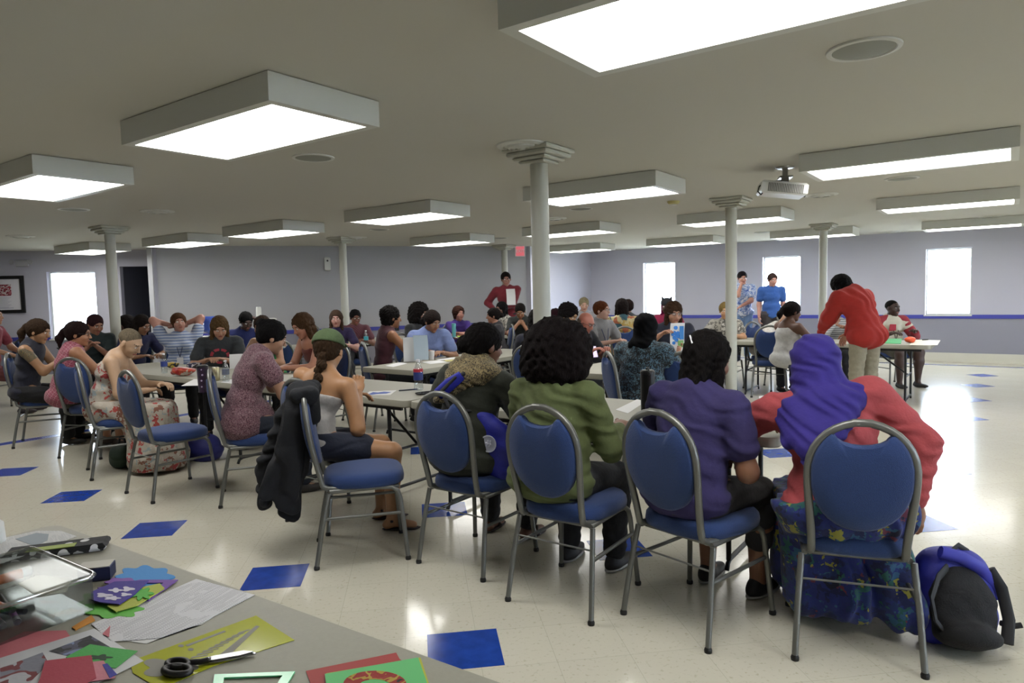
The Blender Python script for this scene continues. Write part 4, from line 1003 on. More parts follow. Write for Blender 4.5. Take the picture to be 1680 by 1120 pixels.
# ------------------------------------------------------------------ left and centre tables
person('person with white hair band and dark green tee, by the left window', (158, 518), 8.5, 300, lean=10, hyaw=30, hpitch=22, skinc='9E6C54', hair='3A1A20', style='short', top=dict(m='1A2A2C', kind='tee'), arms=((-.02, .30, .95), (.06, .30, .93)), bulk=1.15)
person('person with dark face and braided hair beside the doorway column', (206, 518), 9.4, 235, lean=4, hyaw=-18, hpitch=0, skinc='4E3226', hair='1E1614', style='long', hairx=-.16, top=dict(m='22403E', kind='tee'), bulk=1.0)
person('person in a navy tee with wavy dark hair, bent forward behind the shaved head', (236, 519), 8.7, 330, lean=20, slump=12, hyaw=6, hpitch=24, skinc='9A6E50', hair='231A16', style='bob', top=dict(m='1B2150', kind='tee'), bulk=1.12)
hb_ = person('person leaning back, hands behind the head, blue and white striped polo', (291, 515), 8.6, 292, lean=-12, slump=0, hyaw=12, hpitch=-6, hroll=4, skinc='B88472', hair='6A4428', style='pony', top=dict(m=C_str, kind='short', name='striped_polo', g=.014), arms=('behind', 'behind'), bulk=1.18, bust=.9)
lanyard(hb_, '1C2444')
gt = person('person with a blond bob and grey tee with red ring print, reading', (360, 522), 7.55, 288, lean=8, slump=12, hyaw=10, hpitch=26, skinc='BE8E74', hair='7A5C38', style='bob', top=dict(m='33383C', kind='tee', g=.016), arms=((-.06, .36, .82), (.12, .34, .82)), bulk=1.15, brow='5A4028')
person('person in a dark cap and blue jersey, one hand raised', (405, 514), 9.3, 292, lean=8, hyaw=20, hpitch=26, skinc='4A3028', hair='101010', style='short', top=dict(m='1E2A6A', kind='tee'), arms=((-.14, .16, 1.20, -1, .6, -1), 'table'))
person('person in a green tank top with brown hair tied back, looking left', (428, 520), 7.9, 250, lean=12, slump=10, hyaw=16, hpitch=12, skinc='B08262', hair='4A3526', style='lowbun', top=dict(m='3E9A5A', kind='tank', cut=-.03), arms=('table', 'table'))
person('person with wavy golden brown hair and rust tank top, arms on the table', (490, 517), 6.85, 222, lean=16, slump=12, hyaw=8, hpitch=24, skinc='B87E64', hair='5E4026', style='long', hairx=-.2, top=dict(m='6E2C22', kind='tank', cut=-.04), arms=((-.12, .46, .79), (.02, .42, .79)), bulk=1.25)
person('person with long light brown hair and purple shirt, facing us', (551, 510), 9.8, 288, lean=8, hyaw=-8, hpitch=4, skinc='C08E80', hair='5E4636', style='long', hairx=-.22, top=dict(m='2A1C4E', kind='tee'), bulk=1.05)
gb = person('person with glasses, black hair and maroon plaid shirt', (583, 509), 10.8, 285, lean=6, hyaw=12, hpitch=14, skinc='7E5240', hair='121012', style='short', top=dict(m=C_mar, kind='tee', name='plaid_shirt'), bulk=1.05); glasses(gb)
mt = person('person with short dark curls and maroon sleeveless top, holding paper', (642, 504), 7.7, 25, lean=10, slump=8, twist=4, hyaw=-2, hpitch=6, skinc='8E5C3A', hair='16100E', style='curly', hairx=(.10, .115, .10), top=dict(m='4A1824', kind='sleeveless', g=.010), arms=((.10, .48, .84), (.16, .48, .83)), bulk=1.0)
cu = person('person with full dark curly hair and black top, looking right', (690, 501), 9.1, 330, lean=10, hyaw=-4, hpitch=8, skinc='8A5E46', hair='16100E', style='afro', hairx=(.135, .14, .14), top=dict(m='141418', kind='three'), bulk=1.1)
lb = person('person in a light blue shirt with dark hair pulled back, looking down', (712, 512), 7.95, 285, lean=12, slump=12, hyaw=26, hpitch=24, skinc='9A6E52', hair='261A16', style='pony', top=dict(m='7C8EC0', kind='tee', g=.018, name='blue_shirt'), arms=((-.12, .34, .80), (.1, .38, .80)), bulk=1.22, bust=1.0)
person('person with reddish curly hair and bright purple shirt', (752, 504), 12.0, 300, lean=16, hyaw=2, hpitch=-2, skinc='B47C6C', hair='4A2A20', style='curly', top=dict(m='3E2280', kind='tee'), bulk=1.15, arms=('fold', 'fold'))
person('person in profile facing left with dark bun, below the red shirt', (809, 510), 11.0, 190, lean=8, hyaw=-6, hpitch=4, skinc='A8745C', hair='1E1614', style='bun', hairx=(0, -.13, .0), top=dict(m='2C2A30', kind='tee'))
person('person with long black hair and grey print shirt looking left', (822, 496), 12.2, 215, lean=8, hyaw=6, hpitch=6, skinc='6A4434', hair='131012', style='long', hairx=-.14, top=dict(m=C_cam, kind='tee'))
person('person with short dark hair bowed over the table, chin on hands', (853, 500), 11.3, 255, lean=18, slump=10, hyaw=10, hpitch=30, skinc='9A6A4C', hair='1A1412', style='short', top=dict(m='262A28', kind='tee'), arms=('chin', 'chin'), bulk=1.05)
person('person with very long dark hair, back to us, left of the near column', (882, 508), 7.0, 70, lean=8, hyaw=10, hpitch=4, skinc='9A6E54', hair='1C1414', style='long', hairx=-.36, top=dict(m='161A30', kind='tee'))
person('person with burgundy hair, mostly hidden right of the near column', (912, 508), 8.7, 80, lean=8, hpitch=6, skinc='9A6E54', hair='3A1420', style='bob', top=dict(m='2A2030', kind='tee'))
person('person with dark curls looking down to the right, behind the afro', (938, 502), 7.9, 320, lean=12, hyaw=4, hpitch=28, skinc='B48A64', hair='171112', style='curly', top=dict(m='23262E', kind='tee'))
b2 = person('balding person with glasses and red face looking down, beside the grey tee', (966, 514), 7.95, 312, lean=12, hyaw=4, hpitch=26, skinc='B4705E', hair='8A7A6C', style='bald', top=dict(m='1E2028', kind='tee'), bulk=1.15); glasses(b2)
person('person with pale blond hair, far back near the wall corner', (958, 489), 12.0, 270, lean=6, hyaw=0, hpitch=12, skinc='C89A84', hair='C8B890', style='short', top=dict(m='B0B0B4', kind='tee'))
rh = person('person with ginger hair and glasses in a grey tee with lanyard', (986, 495), 9.0, 305, lean=4, slump=8, hyaw=22, hpitch=0, skinc='C49A88', hair='7A3E1C', style='short', top=dict(m='8E8E90', kind='tee', g=.016), arms=((-.12, .34, .82), (.04, .34, .82)), bulk=1.0, brow='6A3A1E'); glasses(rh, '20242E'); lanyard(rh, '1E2A50', badge=False)
person('person with brown hair and a multicoloured floral shirt, back to us', (1020, 491), 9.9, 88, lean=6, hpitch=2, skinc='A8785C', hair='241815', style='bob', top=dict(m=C_flower, kind='tee', name='floral_shirt'), bulk=1.15)
person('person in a charcoal top half hidden behind the floral shirt', (1030, 492), 10.9, 100, lean=6, skinc='8A6248', hair='2A1C18', style='short', top=dict(m='3A3C42', kind='tee'), bulk=1.1)
hd = person('person in a black headscarf and blue patterned tunic, back to us', (1060, 517), 5.75, 52, lean=9, slump=10, hyaw=8, hpitch=10, nochair=True, skinc='7A5240', hair='111111', style='none', top=dict(m=C_tunic, kind='long', g=.026, box=.01, name='patterned_tunic', fold=.003), bottom=dict(m=C_tunic, kind='skirt'), bulk=1.28, arms=((-.15, .42, .79), (.15, .42, .79)))
cs = person('person with blue and pink hair under a black cat-eared hat', (1094, 491), 10.8, 255, lean=6, hyaw=-12, hpitch=4, skinc='5A3A30', hair='B02A6E', style='bob', top=dict(m='A82050', kind='tee'))
by = person('person with brown hair in a navy tee, holding up a blue patterned sheet', (1106, 496), 7.5, 272, lean=4, slump=8, hyaw=6, hpitch=12, skinc='B8866C', hair='4E3422', style='fringe', top=dict(m='1E2236', kind='tee', g=.016), arms=((-.02, .34, .82), (.20, .30, .98, 1, -.5, -1)), hands_n=((0, -1, 0), None), bulk=1.12); glasses(by, '4A4A50')
person('blond person in a grey print shirt half hidden by a column', (1190, 497), 10.0, 240, lean=6, hyaw=14, hpitch=6, skinc='C4946E', hair='A88C50', style='pony', top=dict(m=C_cam, kind='tee'), bulk=1.15, arms=((-.2, .44, .80), (.2, .44, .80)))
# ------------------------------------------------------------------ right side
al = person('standing person in a blue tropical shirt with a hand over the mouth', (1218, 446), 13.6, 262, stand=True, legs='stand', lean=0, slump=2, hyaw=6, hpitch=10, skinc='B4806C', hair='20181C', style='short', top=dict(m=C_haw, kind='tee', name='tropical_shirt', g=.02), bottom=dict(m='7E9CC8'), arms=((.06, .22, 1.10, -1, .2, -.6), 'mouth'), bulk=1.25, shoes='3A3A40')
bl = person('person standing in a bright blue tee in front of the second far window', (1268, 449), 13.0, 258, stand=True, legs='stand', lean=0, slump=3, hyaw=14, hpitch=12, skinc='B88474', hair='4E3A34', style='short', top=dict(m='2A5AA8', kind='tee', g=.010), bottom=dict(m='3A3438'), arms=('side', 'side'), bulk=1.22, shoes='2A2A2C')
rm = person('standing bearded person in a dark red shirt holding a white paper', (829, 447), 13.0, 262, stand=True, legs='stand', lean=0, slump=3, side=2, hyaw=14, hpitch=8, hroll=5, skinc='A87868', hair='1C1614', style='short', top=dict(m='7A1626', kind='long', g=.016, name='red_shirt'), bottom=dict(m='2A2A30'), arms=((.08, .28, 1.18, -.8, -.2, -1), 'hip'), bulk=1.22, shoes='2A2420'); glasses(rm)
rd = person('standing person bending over in a bright red cardigan and cream trousers', (1371, 456), 7.7, 108, stand=True, legs='stand', lean=24, slump=26, hyaw=14, hpitch=40, skinc='A87258', hair='0D0B0C', style='bob', top=dict(m=mat('red_cardigan', '8E1A12', .85, bump=.3, bscale=30, vary=.06, vscale=20), kind='long', g=.045, hem=.0, name='red_cardigan', fold=.006, ff=1.6, fdir=(1, .3, .15)), bottom=dict(m='A39C86', flare=.05, g=.012), arms=((-.10, .62, .85), (.22, .50, .90)), bulk=1.05, shoes='3A342E')
wh = person('person in white checked shirt bent low behind the braided hair', (1292, 513), 9.6, 300, lean=38, slump=20, hyaw=4, hpitch=30, skinc='B48A70', hair='C9C0B4', style='bald', top=dict(m=C_ltpl, kind='tee', g=.02, name='checked_shirt'), bulk=1.25)
tk = person('person with braids gathered up and a white tank top, in profile facing right', (1301, 496), 8.55, 20, lean=8, slump=10, hyaw=-12, hpitch=8, skinc='5A3826', hair='171010', style='pony', hairx=-.05, nochair=True, top=dict(m='C8C8C6', kind='tank', g=.014, cut=-.02), bottom=dict(m='2A3450'), arms=((.0, .46, .80), (.16, .44, .80)), bulk=1.12, bust=.9)
gs = person('person in a grey and white striped top, mostly hidden behind the red cardigan', (1372, 500), 9.9, 250, lean=12, hyaw=0, hpitch=20, skinc='A8765C', hair='2A1C16', style='short', top=dict(m=pat('grey_stripes', 'stripes', ['8E8E90', 'D2D2D0'], 10, [0, .5]), kind='long'), arms=((-.14, .3, .84), 'chin'))
rg = person('person in a red and white raglan shirt with a lanyard, seated at the right table', (1464, 494), 10.0, 278, lean=4, slump=6, hyaw=14, hpitch=2, skinc='3E2820', hair='120E0D', style='buzz', top=dict(m=mat('raglan_body', 'BDB9A8', .9, bump=.2), kind='short', g=.018, name='raglan_shirt'), bottom=dict(m='5A574C', kind='shorts', f=.8), arms=('table', (.20, .30, .76)), bulk=1.38, shoes='1A1A1C'); lanyard(rg, '26262A', badge=False)
lf = person('person cut off by the left edge of the picture, shoe showing', (-42, 500), 9.2, 10, lean=4, skinc='B08264', hair='2A1C14', style='short', top=dict(m='8A3040', kind='tee'), bottom=dict(m='7A4040'), shoes='3A3236', nochair=True, xy=(-7.05, 9.25))
print('LOCS', {k: tuple(round(v, 2) for v in i['loc']) for k, i in dict(pk=pk, af=af, pt=pt, sc=sc, cg=cg, bn=bn, bd=bd, tt=tt, rp=rp).items()})
print('ST', {k: round(i['st'], 2) for k, i in dict(pk=pk, af=af, pt=pt, sc=sc, cg=cg, bn=bn, bd=bd, tt=tt, rp=rp, hd=hd, gt=gt, lb=lb, mt=mt, rg=rg, by=by, rh=rh, tk=tk).items()}, 'S', rd['s'], al['s'], bl['s'], rm['s'])
# ------------------------------------------------------------------ head scarves, scarf, cap
def headscarf(I, m, drape=(), neck=.085, name='headscarf', fold=.0035, open_=True, ff=2.6, fdir=(.8, .2, 1)):
    w, Rh, hs, Rc, p3, nk = I['w'], I['Rh'], I['hs'], I['Rc'], I['p3'], I['nk']; S = SDF(.03)
    S.ell(w((0, -.012, .036)), (.098*hs, .118*hs, .104*hs), Rh); S.ell(w((0, -.02, -.05)), (.094*hs, .104*hs, .085*hs), Rh, k=.04)
    S.cap(w((0, -.02, -.09)), nk+Rc @ Vector((0, -.01, -.01)), neck, neck+.012, k=.04)
    for q in (-1, 1): S.cap(nk+Rc @ Vector((q*.03, 0, -.01)), p3+Rc @ Vector((q*.11, -.0, .01)), .07, .05, k=.05)
    for a, b, ra, rb in drape: S.cap(p3+Rc @ Vector(a), p3+Rc @ Vector(b), ra, rb, k=.045)
    S.ell(w((0, .125, -.015)), (.060*hs, .080*hs, .082*hs), Rh, k=.01, sub=True)
    S.fold = fold; S.ff = ff; S.fdir = fdir
    V, Q = S.mesh(.008); return mk(name, [(V, Q, 0)], m, I['root'])
headscarf(pk, mat('purple_scarf', '281B70', .85, bump=.25, bscale=40, vary=.06, vscale=20), neck=.105, drape=[((-.10, -.10, .0), (-.10, -.165, -.17), .06, .05), ((-.02, -.11, .0), (-.10, -.17, -.26), .07, .03), ((.06, -.10, .0), (-.06, -.17, -.20), .06, .035), ((.13, -.06, .02), (.02, -.15, -.12), .045, .035), ((-.15, -.04, -.0), (-.16, -.13, -.13), .045, .03)])
headscarf(hd, mat('black_scarf', '08080A', .95, spec=.1), drape=[((-.05, -.085, .03), (.05, -.085, .03), .05, .05)], fold=.002)
I = sc; Rc, p3, nk = I['Rc'], I['p3'], I['nk']; S = SDF(.03)
S.cap(nk+Rc @ Vector((-.03, -.02, .03)), nk+Rc @ Vector((.03, -.02, .03)), .082, k=.02)
for a, b, ra, rb in (((-.09, -.07, .03), (.11, -.07, .03), .055, .06), ((-.06, -.10, .0), (-.13, -.13, -.17), .06, .022), ((.02, -.11, .0), (-.10, -.135, -.15), .055, .025), ((.10, -.09, .01), (-.02, -.13, -.08), .045, .03), ((.13, -.02, .03), (.06, .08, -.02), .05, .05), ((-.12, -.02, .02), (-.06, .08, -.02), .05, .05)):
    S.cap(p3+Rc @ Vector(a), p3+Rc @ Vector(b), ra, rb, k=.04)
S.fold = .004; S.ff = 2.4; S.fdir = (.6, .2, 1); V, Q = S.mesh(.008); mk('scarf', [(V, Q, 0)], C_lep, I['root'])
I = cg; w, Rh, hs = I['w'], I['Rh'], I['hs']; S = SDF(.01)
S.ell(w((0, -.018, .046)), (.100*hs, .119*hs, .097*hs), Rh); S.cut(w((0, 0, .028)), Rh @ Vector((0, -.22, -1)))
S.ell(w((0, -.016, .04)), (.088*hs, .106*hs, .082*hs), Rh, k=.002, sub=True)
V, Q = S.mesh(.006); cp = mk('cap', [(V, Q, 0)], mat('army_green_cap', '3F4F30', .9, bump=.3, bscale=80, vary=.08, vscale=30), I['root'])
S = SDF(.01); S.ell(w((0, .125, .05)), (.068*hs, .07*hs, .012*hs), Rh @ RX(-10)); V, Q = S.mesh(.006); mk('cap_brim', [(V, Q, 0)], mat('army_green_cap', '3F4F30', .9), cp)
# hair clip, head bands and small wearables
def wear(I, name, pts, r, c, rough=.4):
    MB().tube([I['w'](p) for p in pts], r, 8).build(name, mat('wear_'+c, c, rough), I['root'], smooth=60)
wear(pt, 'hair_clip', [(-.02, -.118, .085), (.0, -.128, .07), (.012, -.128, .05)], .004, 'E4E4E8')
I = cs; w, Rh, hs = I['w'], I['Rh'], I['hs']; S = SDF(.01)
S.ell(w((0, -.015, .06)), (.10*hs, .118*hs, .085*hs), Rh); S.cut(w((0, 0, .035)), Rh @ Vector((0, -.1, -1)))
for q in (-1, 1): S.cap(w((q*.06, -.01, .12)), w((q*.085, -.01, .175)), .025, .006)
V, Q = S.mesh(.009); mk('cat_eared_hat', [(V, Q, 0)], mat('hat_black', '14151C', .8), I['root'])
S = SDF(.02); S.ell(w((-.10, -.02, .0)), (.05, .06, .07), Rh); S.ell(w((-.09, -.02, -.09)), (.045, .05, .06), Rh); S.fold = .005; S.iso = True; V, Q = S.mesh(.009); mk('blue_hair', [(V, Q, 0)], mat('hair_blue', '1E3AB0', .7), I['root'])
# red ring print on the grey tee
I = gt; m = MB(); c = I['p2']+I['Rc'] @ Vector((0, .0, .0))
pr = []
for a in np.linspace(0, 2*math.pi, 29)[:-1]:
    for r_ in (.062, .09):
        x, z = r_*math.cos(a)*1.15, r_*math.sin(a)-.0; y = .126*math.sqrt(max(.05, 1-(x/.19)**2))
        pr.append(I['p2']+I['Rc'] @ Vector((x, y, z+.02)))
n = 28; F = [(2*i, 2*i+1, (2*i+3) % (2*n), (2*i+2) % (2*n)) for i in range(n) if i % 4 != 3]
m.add(pr, F); o = m.build('ring_print', mat('print_red', 'A83A48', .8), I['root']); sm = o.modifiers.new('sw', 'SHRINKWRAP'); sm.target = I['top']; sm.wrap_method = 'NEAREST_SURFACEPOINT'; sm.offset = .004; sm.wrap_mode = 'OUTSIDE_SURFACE'
I = rg; m = MB(); m.prism([(-.055, -.045), (.055, -.05), (.05, .05), (-.05, .045)], 0, .003, M=I['Rc'] @ RX(90)); m.build('breast_patch', mat('patch_red', 'A02A38', .8), I['root'], loc=I['p2']+I['Rc'] @ Vector((.075, .158, .05)))
S = SDF(.02)
for i, q in enumerate((-1, 1)):
    a, e, w_ = I['arms'][i]; S.cap(a, e, .080, .072); S.cap(e, e+(w_-e)*.7, .072, .056); S.cap(a, I['p3']+I['Rc'] @ Vector((q*.06, 0, .035)), .082, .058)
S.fold = .0015; V, Q = S.mesh(.013); mk('sleeves', [(V, Q, 0)], mat('raglan_red', '8E2A36', .9, bump=.2), I['root'], 'dark red raglan sleeves')
# ------------------------------------------------------------------ black jacket over the empty chair
cA = Vector((-.89, 3.89, 0)); rzA = math.radians(14-90)
jr = empty('jacket', cA, rzA, 'black jacket hung over the back of the empty near chair', 'jacket')
S = SDF(.05)
for x, zt, zb, y, r_ in ((-.23, .90, .36, -.335, .055), (-.13, .955, .27, -.345, .06), (-.02, .965, .23, -.35, .06), (.07, .95, .30, -.345, .055), (-.28, .84, .42, -.30, .045)):
    S.cap((x, y+.03, zt-.03), (x-.02, y-.03, zb), r_*.7, r_*.6); S.cap((x, y+.01, zt-.12), (x-.02, y-.09, zb+.03), r_*.7, r_*.6); S.cap((x, y+.01, zt-.12), (x-.01, y-.17, zb+.09), r_*.6, r_*.5)
for x in (-.2, -.1, 0, .08): S.cap((x, -.335, .945), (x, -.25, .94), .035, .03); S.cap((x, -.25, .94), (x-.01, -.235, .80), .028, .022)
S.fold = .009; S.ff = 1.7; S.fdir = (1, .3, .12); V, Q = S.mesh(.009); V = V[:, :]; mk('jacket_body', [(V, Q, 0)], mat('black_cloth', '0D0F15', .9, bump=.3, bscale=40, vary=.15, vscale=12), jr)
S = SDF(.04); S.cap((-.16, -.40, .82), (-.14, -.53, .50), .045, .045); S.cap((-.14, -.53, .50), (-.10, -.54, .30), .045, .038); S.fold = .006; S.ff = 2.0; S.fdir = (.3, .2, 1); V, Q = S.mesh(.009); mk('sleeve', [(V, Q, 0)], mat('black_cloth', '0D0F15', .9), jr)
# ------------------------------------------------------------------ messenger bag on the scarfed person's side
M_royal = mat('royal_nylon', '1F2490', .6, bump=.2, bscale=60, vary=.06, vscale=20); M_web = mat('black_webbing', '101014', .7)
b0 = D(806, 728, 3.66)
bgr = empty('messenger_bag', b0, math.radians(-22), 'royal blue messenger bag with a white round emblem, hanging behind the scarf wearer', 'bag')
Mb_ = Matrix.Rotation(math.radians(38), 3, 'Y')
S = SDF(.012)
for sx in (-1, 1):
    for sz in (-1, 1): S.cap(Mb_ @ Vector((sx*.13, -.0, sz*.085)), Mb_ @ Vector((-sx*.13, 0, sz*.085)), .045, k=.02)
S.cap(Mb_ @ Vector((-.13, 0, -.085)), Mb_ @ Vector((.13, 0, .085)), .05, k=.03); S.cap(Mb_ @ Vector((.13, 0, -.085)), Mb_ @ Vector((-.13, 0, .085)), .05, k=.03); S.ell((0, 0, 0), (.165, .05, .12), Mb_, k=.03)
S.fold = .0015; V, Q = S.mesh(.007); mk('bag_body', [(V, Q, 0)], M_royal, bgr)
m = MB(); m.lathe([(.046, 0), (.046, .003), (.040, .003), (.040, 0)], n=32, M=Mb_ @ Matrix.Rotation(math.pi/2, 3, 'X'), c=Mb_ @ Vector((-.0, -.066, .02))); 
e1 = m.build('emblem_ring', mat('emblem_white', 'C8CADA', .6), bgr)
m = MB(); cc = Mb_ @ Vector((-.0, -.068, .02))
for a, b in (((-.012, .015), (.0, -.02)), ((0, .022), (.012, -.012)), ((-.015, -.005), (.014, .008))): m.tube([cc+Mb_ @ Vector((a[0], 0, a[1])), cc+Mb_ @ Vector((b[0], 0, b[1]))], .004, 6)
m.build('emblem_figure', mat('emblem_white', 'C8CADA', .6), e1)
sp3, sRc = sc['p3'], sc['Rc']; Ms = sc['root'].matrix_basis
def tow(v): return Ms @ (sp3 + sRc @ Vector(v))
bi = Matrix.Translation(b0) @ Matrix.Rotation(math.radians(-22), 4, 'Z'); bin_ = bi.inverted()
strap = [tow((.09, -.03, .06)), tow((.07, -.12, .04)), tow((.0, -.19, -.04)), tow((-.06, -.20, -.12)), tow((.02, -.19, -.22)), bi @ (Mb_ @ Vector((-.15, -.01, .11)))]
m = MB(); m.tube([bin_ @ v for v in strap], .012, 8); m.build('strap', M_web, bgr, smooth=60)
m = MB(); m.tube([bin_ @ tow((.03, -.18, -.02)), bin_ @ tow((-.03, -.188, -.08)), bin_ @ tow((-.10, -.175, -.14))], [.026, .036, .032], 12, flat=.35); m.build('shoulder_pad', M_royal, bgr, smooth=60)
# ------------------------------------------------------------------ backpack on the floor at the right
bp0 = P(1590, 1062)
bk = empty('backpack', bp0, math.radians(12), 'black and royal blue backpack on the floor at the lower right', 'backpack')
S = SDF(.03); lean_ = RX(-18) @ RY_(10)
def Bp(x, y, z): return lean_ @ Vector((x, y, z+.0))
for x in (-.11, .11):
    S.cap(Bp(x, .06, .06), Bp(x*.85, .06, .30), .065, .055, k=.06)
S.ell(Bp(0, .06, .18), (.17, .10, .19), lean_, k=.05); S.ell(Bp(.02, .07, .32), (.13, .075, .07), lean_, k=.05); S.cut((0, 0, .004), (0, 0, -1)); S.fold = .003
V, Q = S.mesh(.008); mk('pack_body', [(V, Q, 0)], M_royal, bk)
S = SDF(.03); S.ell(Bp(-.02, -.01, .15), (.15, .06, .165), lean_); S.ell(Bp(-.07, -.07, .05), (.13, .10, .055), lean_, k=.04); S.cut((0, 0, .003), (0, 0, -1)); S.fold = .003; S.ff = 1.4
V, Q = S.mesh(.008); mk('back_panel', [(V, Q, 0)], mat('mesh_black', '121214', .9, bump=.5, bscale=150), bk)
m = MB(); m.tube([Bp(-.10, -.03, .30), Bp(-.17, -.06, .26), Bp(-.225, -.08, .18), Bp(-.215, -.08, .10), Bp(-.16, -.07, .05)], .020, 8, flat=.4); m.build('shoulder_strap', M_web, bk, smooth=60)
m = MB(); m.tube([Bp(.10, -.03, .31), Bp(.15, -.03, .24), Bp(.16, -.04, .12), Bp(.12, -.06, .03)], .022, 8, flat=.45); m.build('shoulder_strap', M_web, bk, smooth=60)
m = MB(); m.tube([Bp(-.13, -.035, .36), Bp(-.04, -.045, .345), Bp(.06, -.03, .31), Bp(.15, .0, .24), Bp(.17, .02, .2)], .026, 8, flat=.7); m.build('top_piping', mat('blue_piping', '2A2E9C', .6), bk, smooth=60)
m = MB(); m.tube([Bp(-.05, .0, .365), Bp(.0, .01, .395), Bp(.06, .03, .375), Bp(.09, .04, .33)], .012, 8, flat=.5); m.build('grab_handle', M_web, bk, smooth=60)
m = MB(); m.tube([Bp(.19, .03, .10), Bp(.23, .02, .09), Bp(.26, .0, .10)], .012, 8); m.build('buckle_strap', M_web, bk, smooth=60)
# bags under the left tables
for p_, nm, lb, cc, rr in (((335, 752), 'bag', 'navy blue bag on the floor beside the floral dress hem', '14185A', (.22, .14, .13)), ((203, 765), 'bag', 'dark green bag on the floor beneath the floral dress chair', '1C3020', (.14, .10, .12)), ((395, 735), 'bag', 'black bag on the floor under the near row table', '101014', (.16, .12, .12))):
    g_ = empty('bag', P(*p_), ROOM, lb, 'bag'); S = SDF(.04); S.ell((0, 0, rr[2]*.8), rr); S.ell((0, 0, rr[2]*.35), (rr[0]*.95, rr[1]*.95, rr[2]*.5)); S.cut((0, 0, .004), (0, 0, -1)); S.fold = .006; V, Q = S.mesh(.012); mk('bag_body', [(V, Q, 0)], mat('bagc_'+cc, cc, .7, bump=.2), g_)
    MB().tube([(-rr[0]*.5, 0, rr[2]*1.5), (-rr[0]*.3, 0, rr[2]*2.1), (rr[0]*.3, 0, rr[2]*2.1), (rr[0]*.5, 0, rr[2]*1.5)], .01, 8).build('handle', M_web, g_, smooth=60)
# ------------------------------------------------------------------ things on the tables
TZ = .7405
def at(px, py, z=TZ): return P(px, py, z)
M_clear = glass_mat('clear_plastic', (.86, .9, .92, 1), .16); M_paper = mat('white_paper', 'CFCFCF', .7)
M_cap = mat('cap_white', 'D8D8DC', .5)
def bottle(p, h, r, label, cap='D8D8DC', band=None, liquid=None, name='water_bottle', cat='bottle', group=None):
    b = empty(name, p, random.uniform(0, 6), label, cat, group)
    MB().lathe([(r*.8, .002), (r, .012), (r*.94, h*.3), (r, h*.45), (r, h*.6), (r*.8, h*.76), (r*.38, h*.9), (r*.36, h*.94)], n=20).build('bottle_body', M_clear, b, smooth=40)
    MB().lathe([(r*.42, h*.935), (r*.42, h), (r*.3, h+.002)], n=16).build('bottle_cap', mat('cap_'+cap, cap, .5), b, smooth=40)
    if band: MB().lathe([(r*1.02, h*.34), (r*1.02, h*.6)], n=20).build('bottle_label', mat('lab_'+band, band, .5), b, smooth=40)
    if liquid: MB().lathe([(r*.78, .006), (r*.93, .014), (r*.9, h*.3), (r*.93, h*.5)], n=20).build('liquid', mat('liq_'+liquid, liquid, .2), b, smooth=40)
    return b
cb = bottle(at(687, 640), .235, .036, 'clear cola bottle with red and blue label on the near table', band='1A2A6A'); MB().lathe([(.0372, .142), (.0372, .165)], n=20).build('label_stripe', mat('lab_red', 'A82434', .5), cb, smooth=40)
bottle(at(371, 626), .19, .031, 'small water bottle right of the soda can', band='5A6070')
bottle(at(270, 612), .20, .031, 'water bottle at the left end of the near row', band='2A3A7A')
bottle(at(601, 566), .22, .034, 'water bottle with teal label at the far left table', band='3E9AA8')
bottle(at(575, 570), .15, .026, 'small white bottle on the far left table', band='C8C0A8', liquid='C0B8A0')
def tumbler(p, h, r, c, label, cat='tumbler', name='tumbler', lid='101014', taper=.85):
    b = empty(name, p, 0, label, cat); MB().lathe([(r*taper, 0), (r, h*.9), (r, h*.93)], n=28).build('body', c if not isinstance(c, str) else mat('tumb_'+c, c, .4), b, smooth=40)
    MB().lathe([(r*1.03, h*.92), (r*1.04, h*.97), (r*.8, h)], n=28).build('lid', mat('lid_'+lid, lid, .4), b, smooth=40); return b
tumbler(at(334, 643), .215, .042, pat('owl_print', 'dots', ['B8A8C0', '2A1030', '1A0C20'], 22, [0, .16, .5]), 'dark purple patterned tall tumbler on the left near table')
cn = empty('soda_can', at(355, 624), 0, 'silver and yellow soda can between tumbler and water bottle', 'can')
MB().lathe([(.026, 0), (.033, .01), (.033, .11), (.027, .12)], n=24).build('can_body', mat('can_silver', 'B8B090', .3, metal=.8), cn, smooth=40); MB().lathe([(.026, .1195), (.024, .122)], n=24).build('can_top', M_metal, cn)
fl = tumbler(at(1063, 684), .27, .040, mat('flask_black', '0C0C0E', .35, metal=.3), 'tall black insulated flask on the near table before the patterned tunic', 'flask', 'flask', taper=.97)
MB().tube([(-.0, -.038, .245), (0, -.05, .26), (0, -.02, .285), (0, .02, .28), (0, .04, .255)], .005, 8).build('carry_loop', M_blk, fl, smooth=60)
tumbler(at(745, 553), .235, .036, mat('teal_bottle', '5AA0A8', .4), 'teal bottle on the far centre table', 'bottle', 'drink_bottle', lid='5AA0A8')
tumbler(at(393, 580), .21, .037, mat('steel_bottle', '7E9494', .35, metal=.4), 'grey steel bottle beside the person in the green tank top', 'bottle', 'drink_bottle', lid='7E9494')
def sheet(name, pts, m, label, cat='paper', z=TZ, t=.0012, group=None, parent=None, curl=0.0):
    """a thin sheet lying at height z, outline given where it lies on the table"""
    w = [P(x, y, z) for x, y in pts]; c = sum(w, Vector())/len(w)
    mb = MB(); ol = [(v.x-c.x, v.y-c.y) for v in w]
    ar = sum(ol[i][0]*ol[(i+1) % len(ol)][1]-ol[(i+1) % len(ol)][0]*ol[i][1] for i in range(len(ol)))
    if ar < 0: ol = ol[::-1]
    mb.prism(ol, 0, t); o = mb.build(name, m, parent, loc=c if parent is None else c-parent.location)
    if parent is None: tag(o, label, cat, group)
    return o
M_lines = None
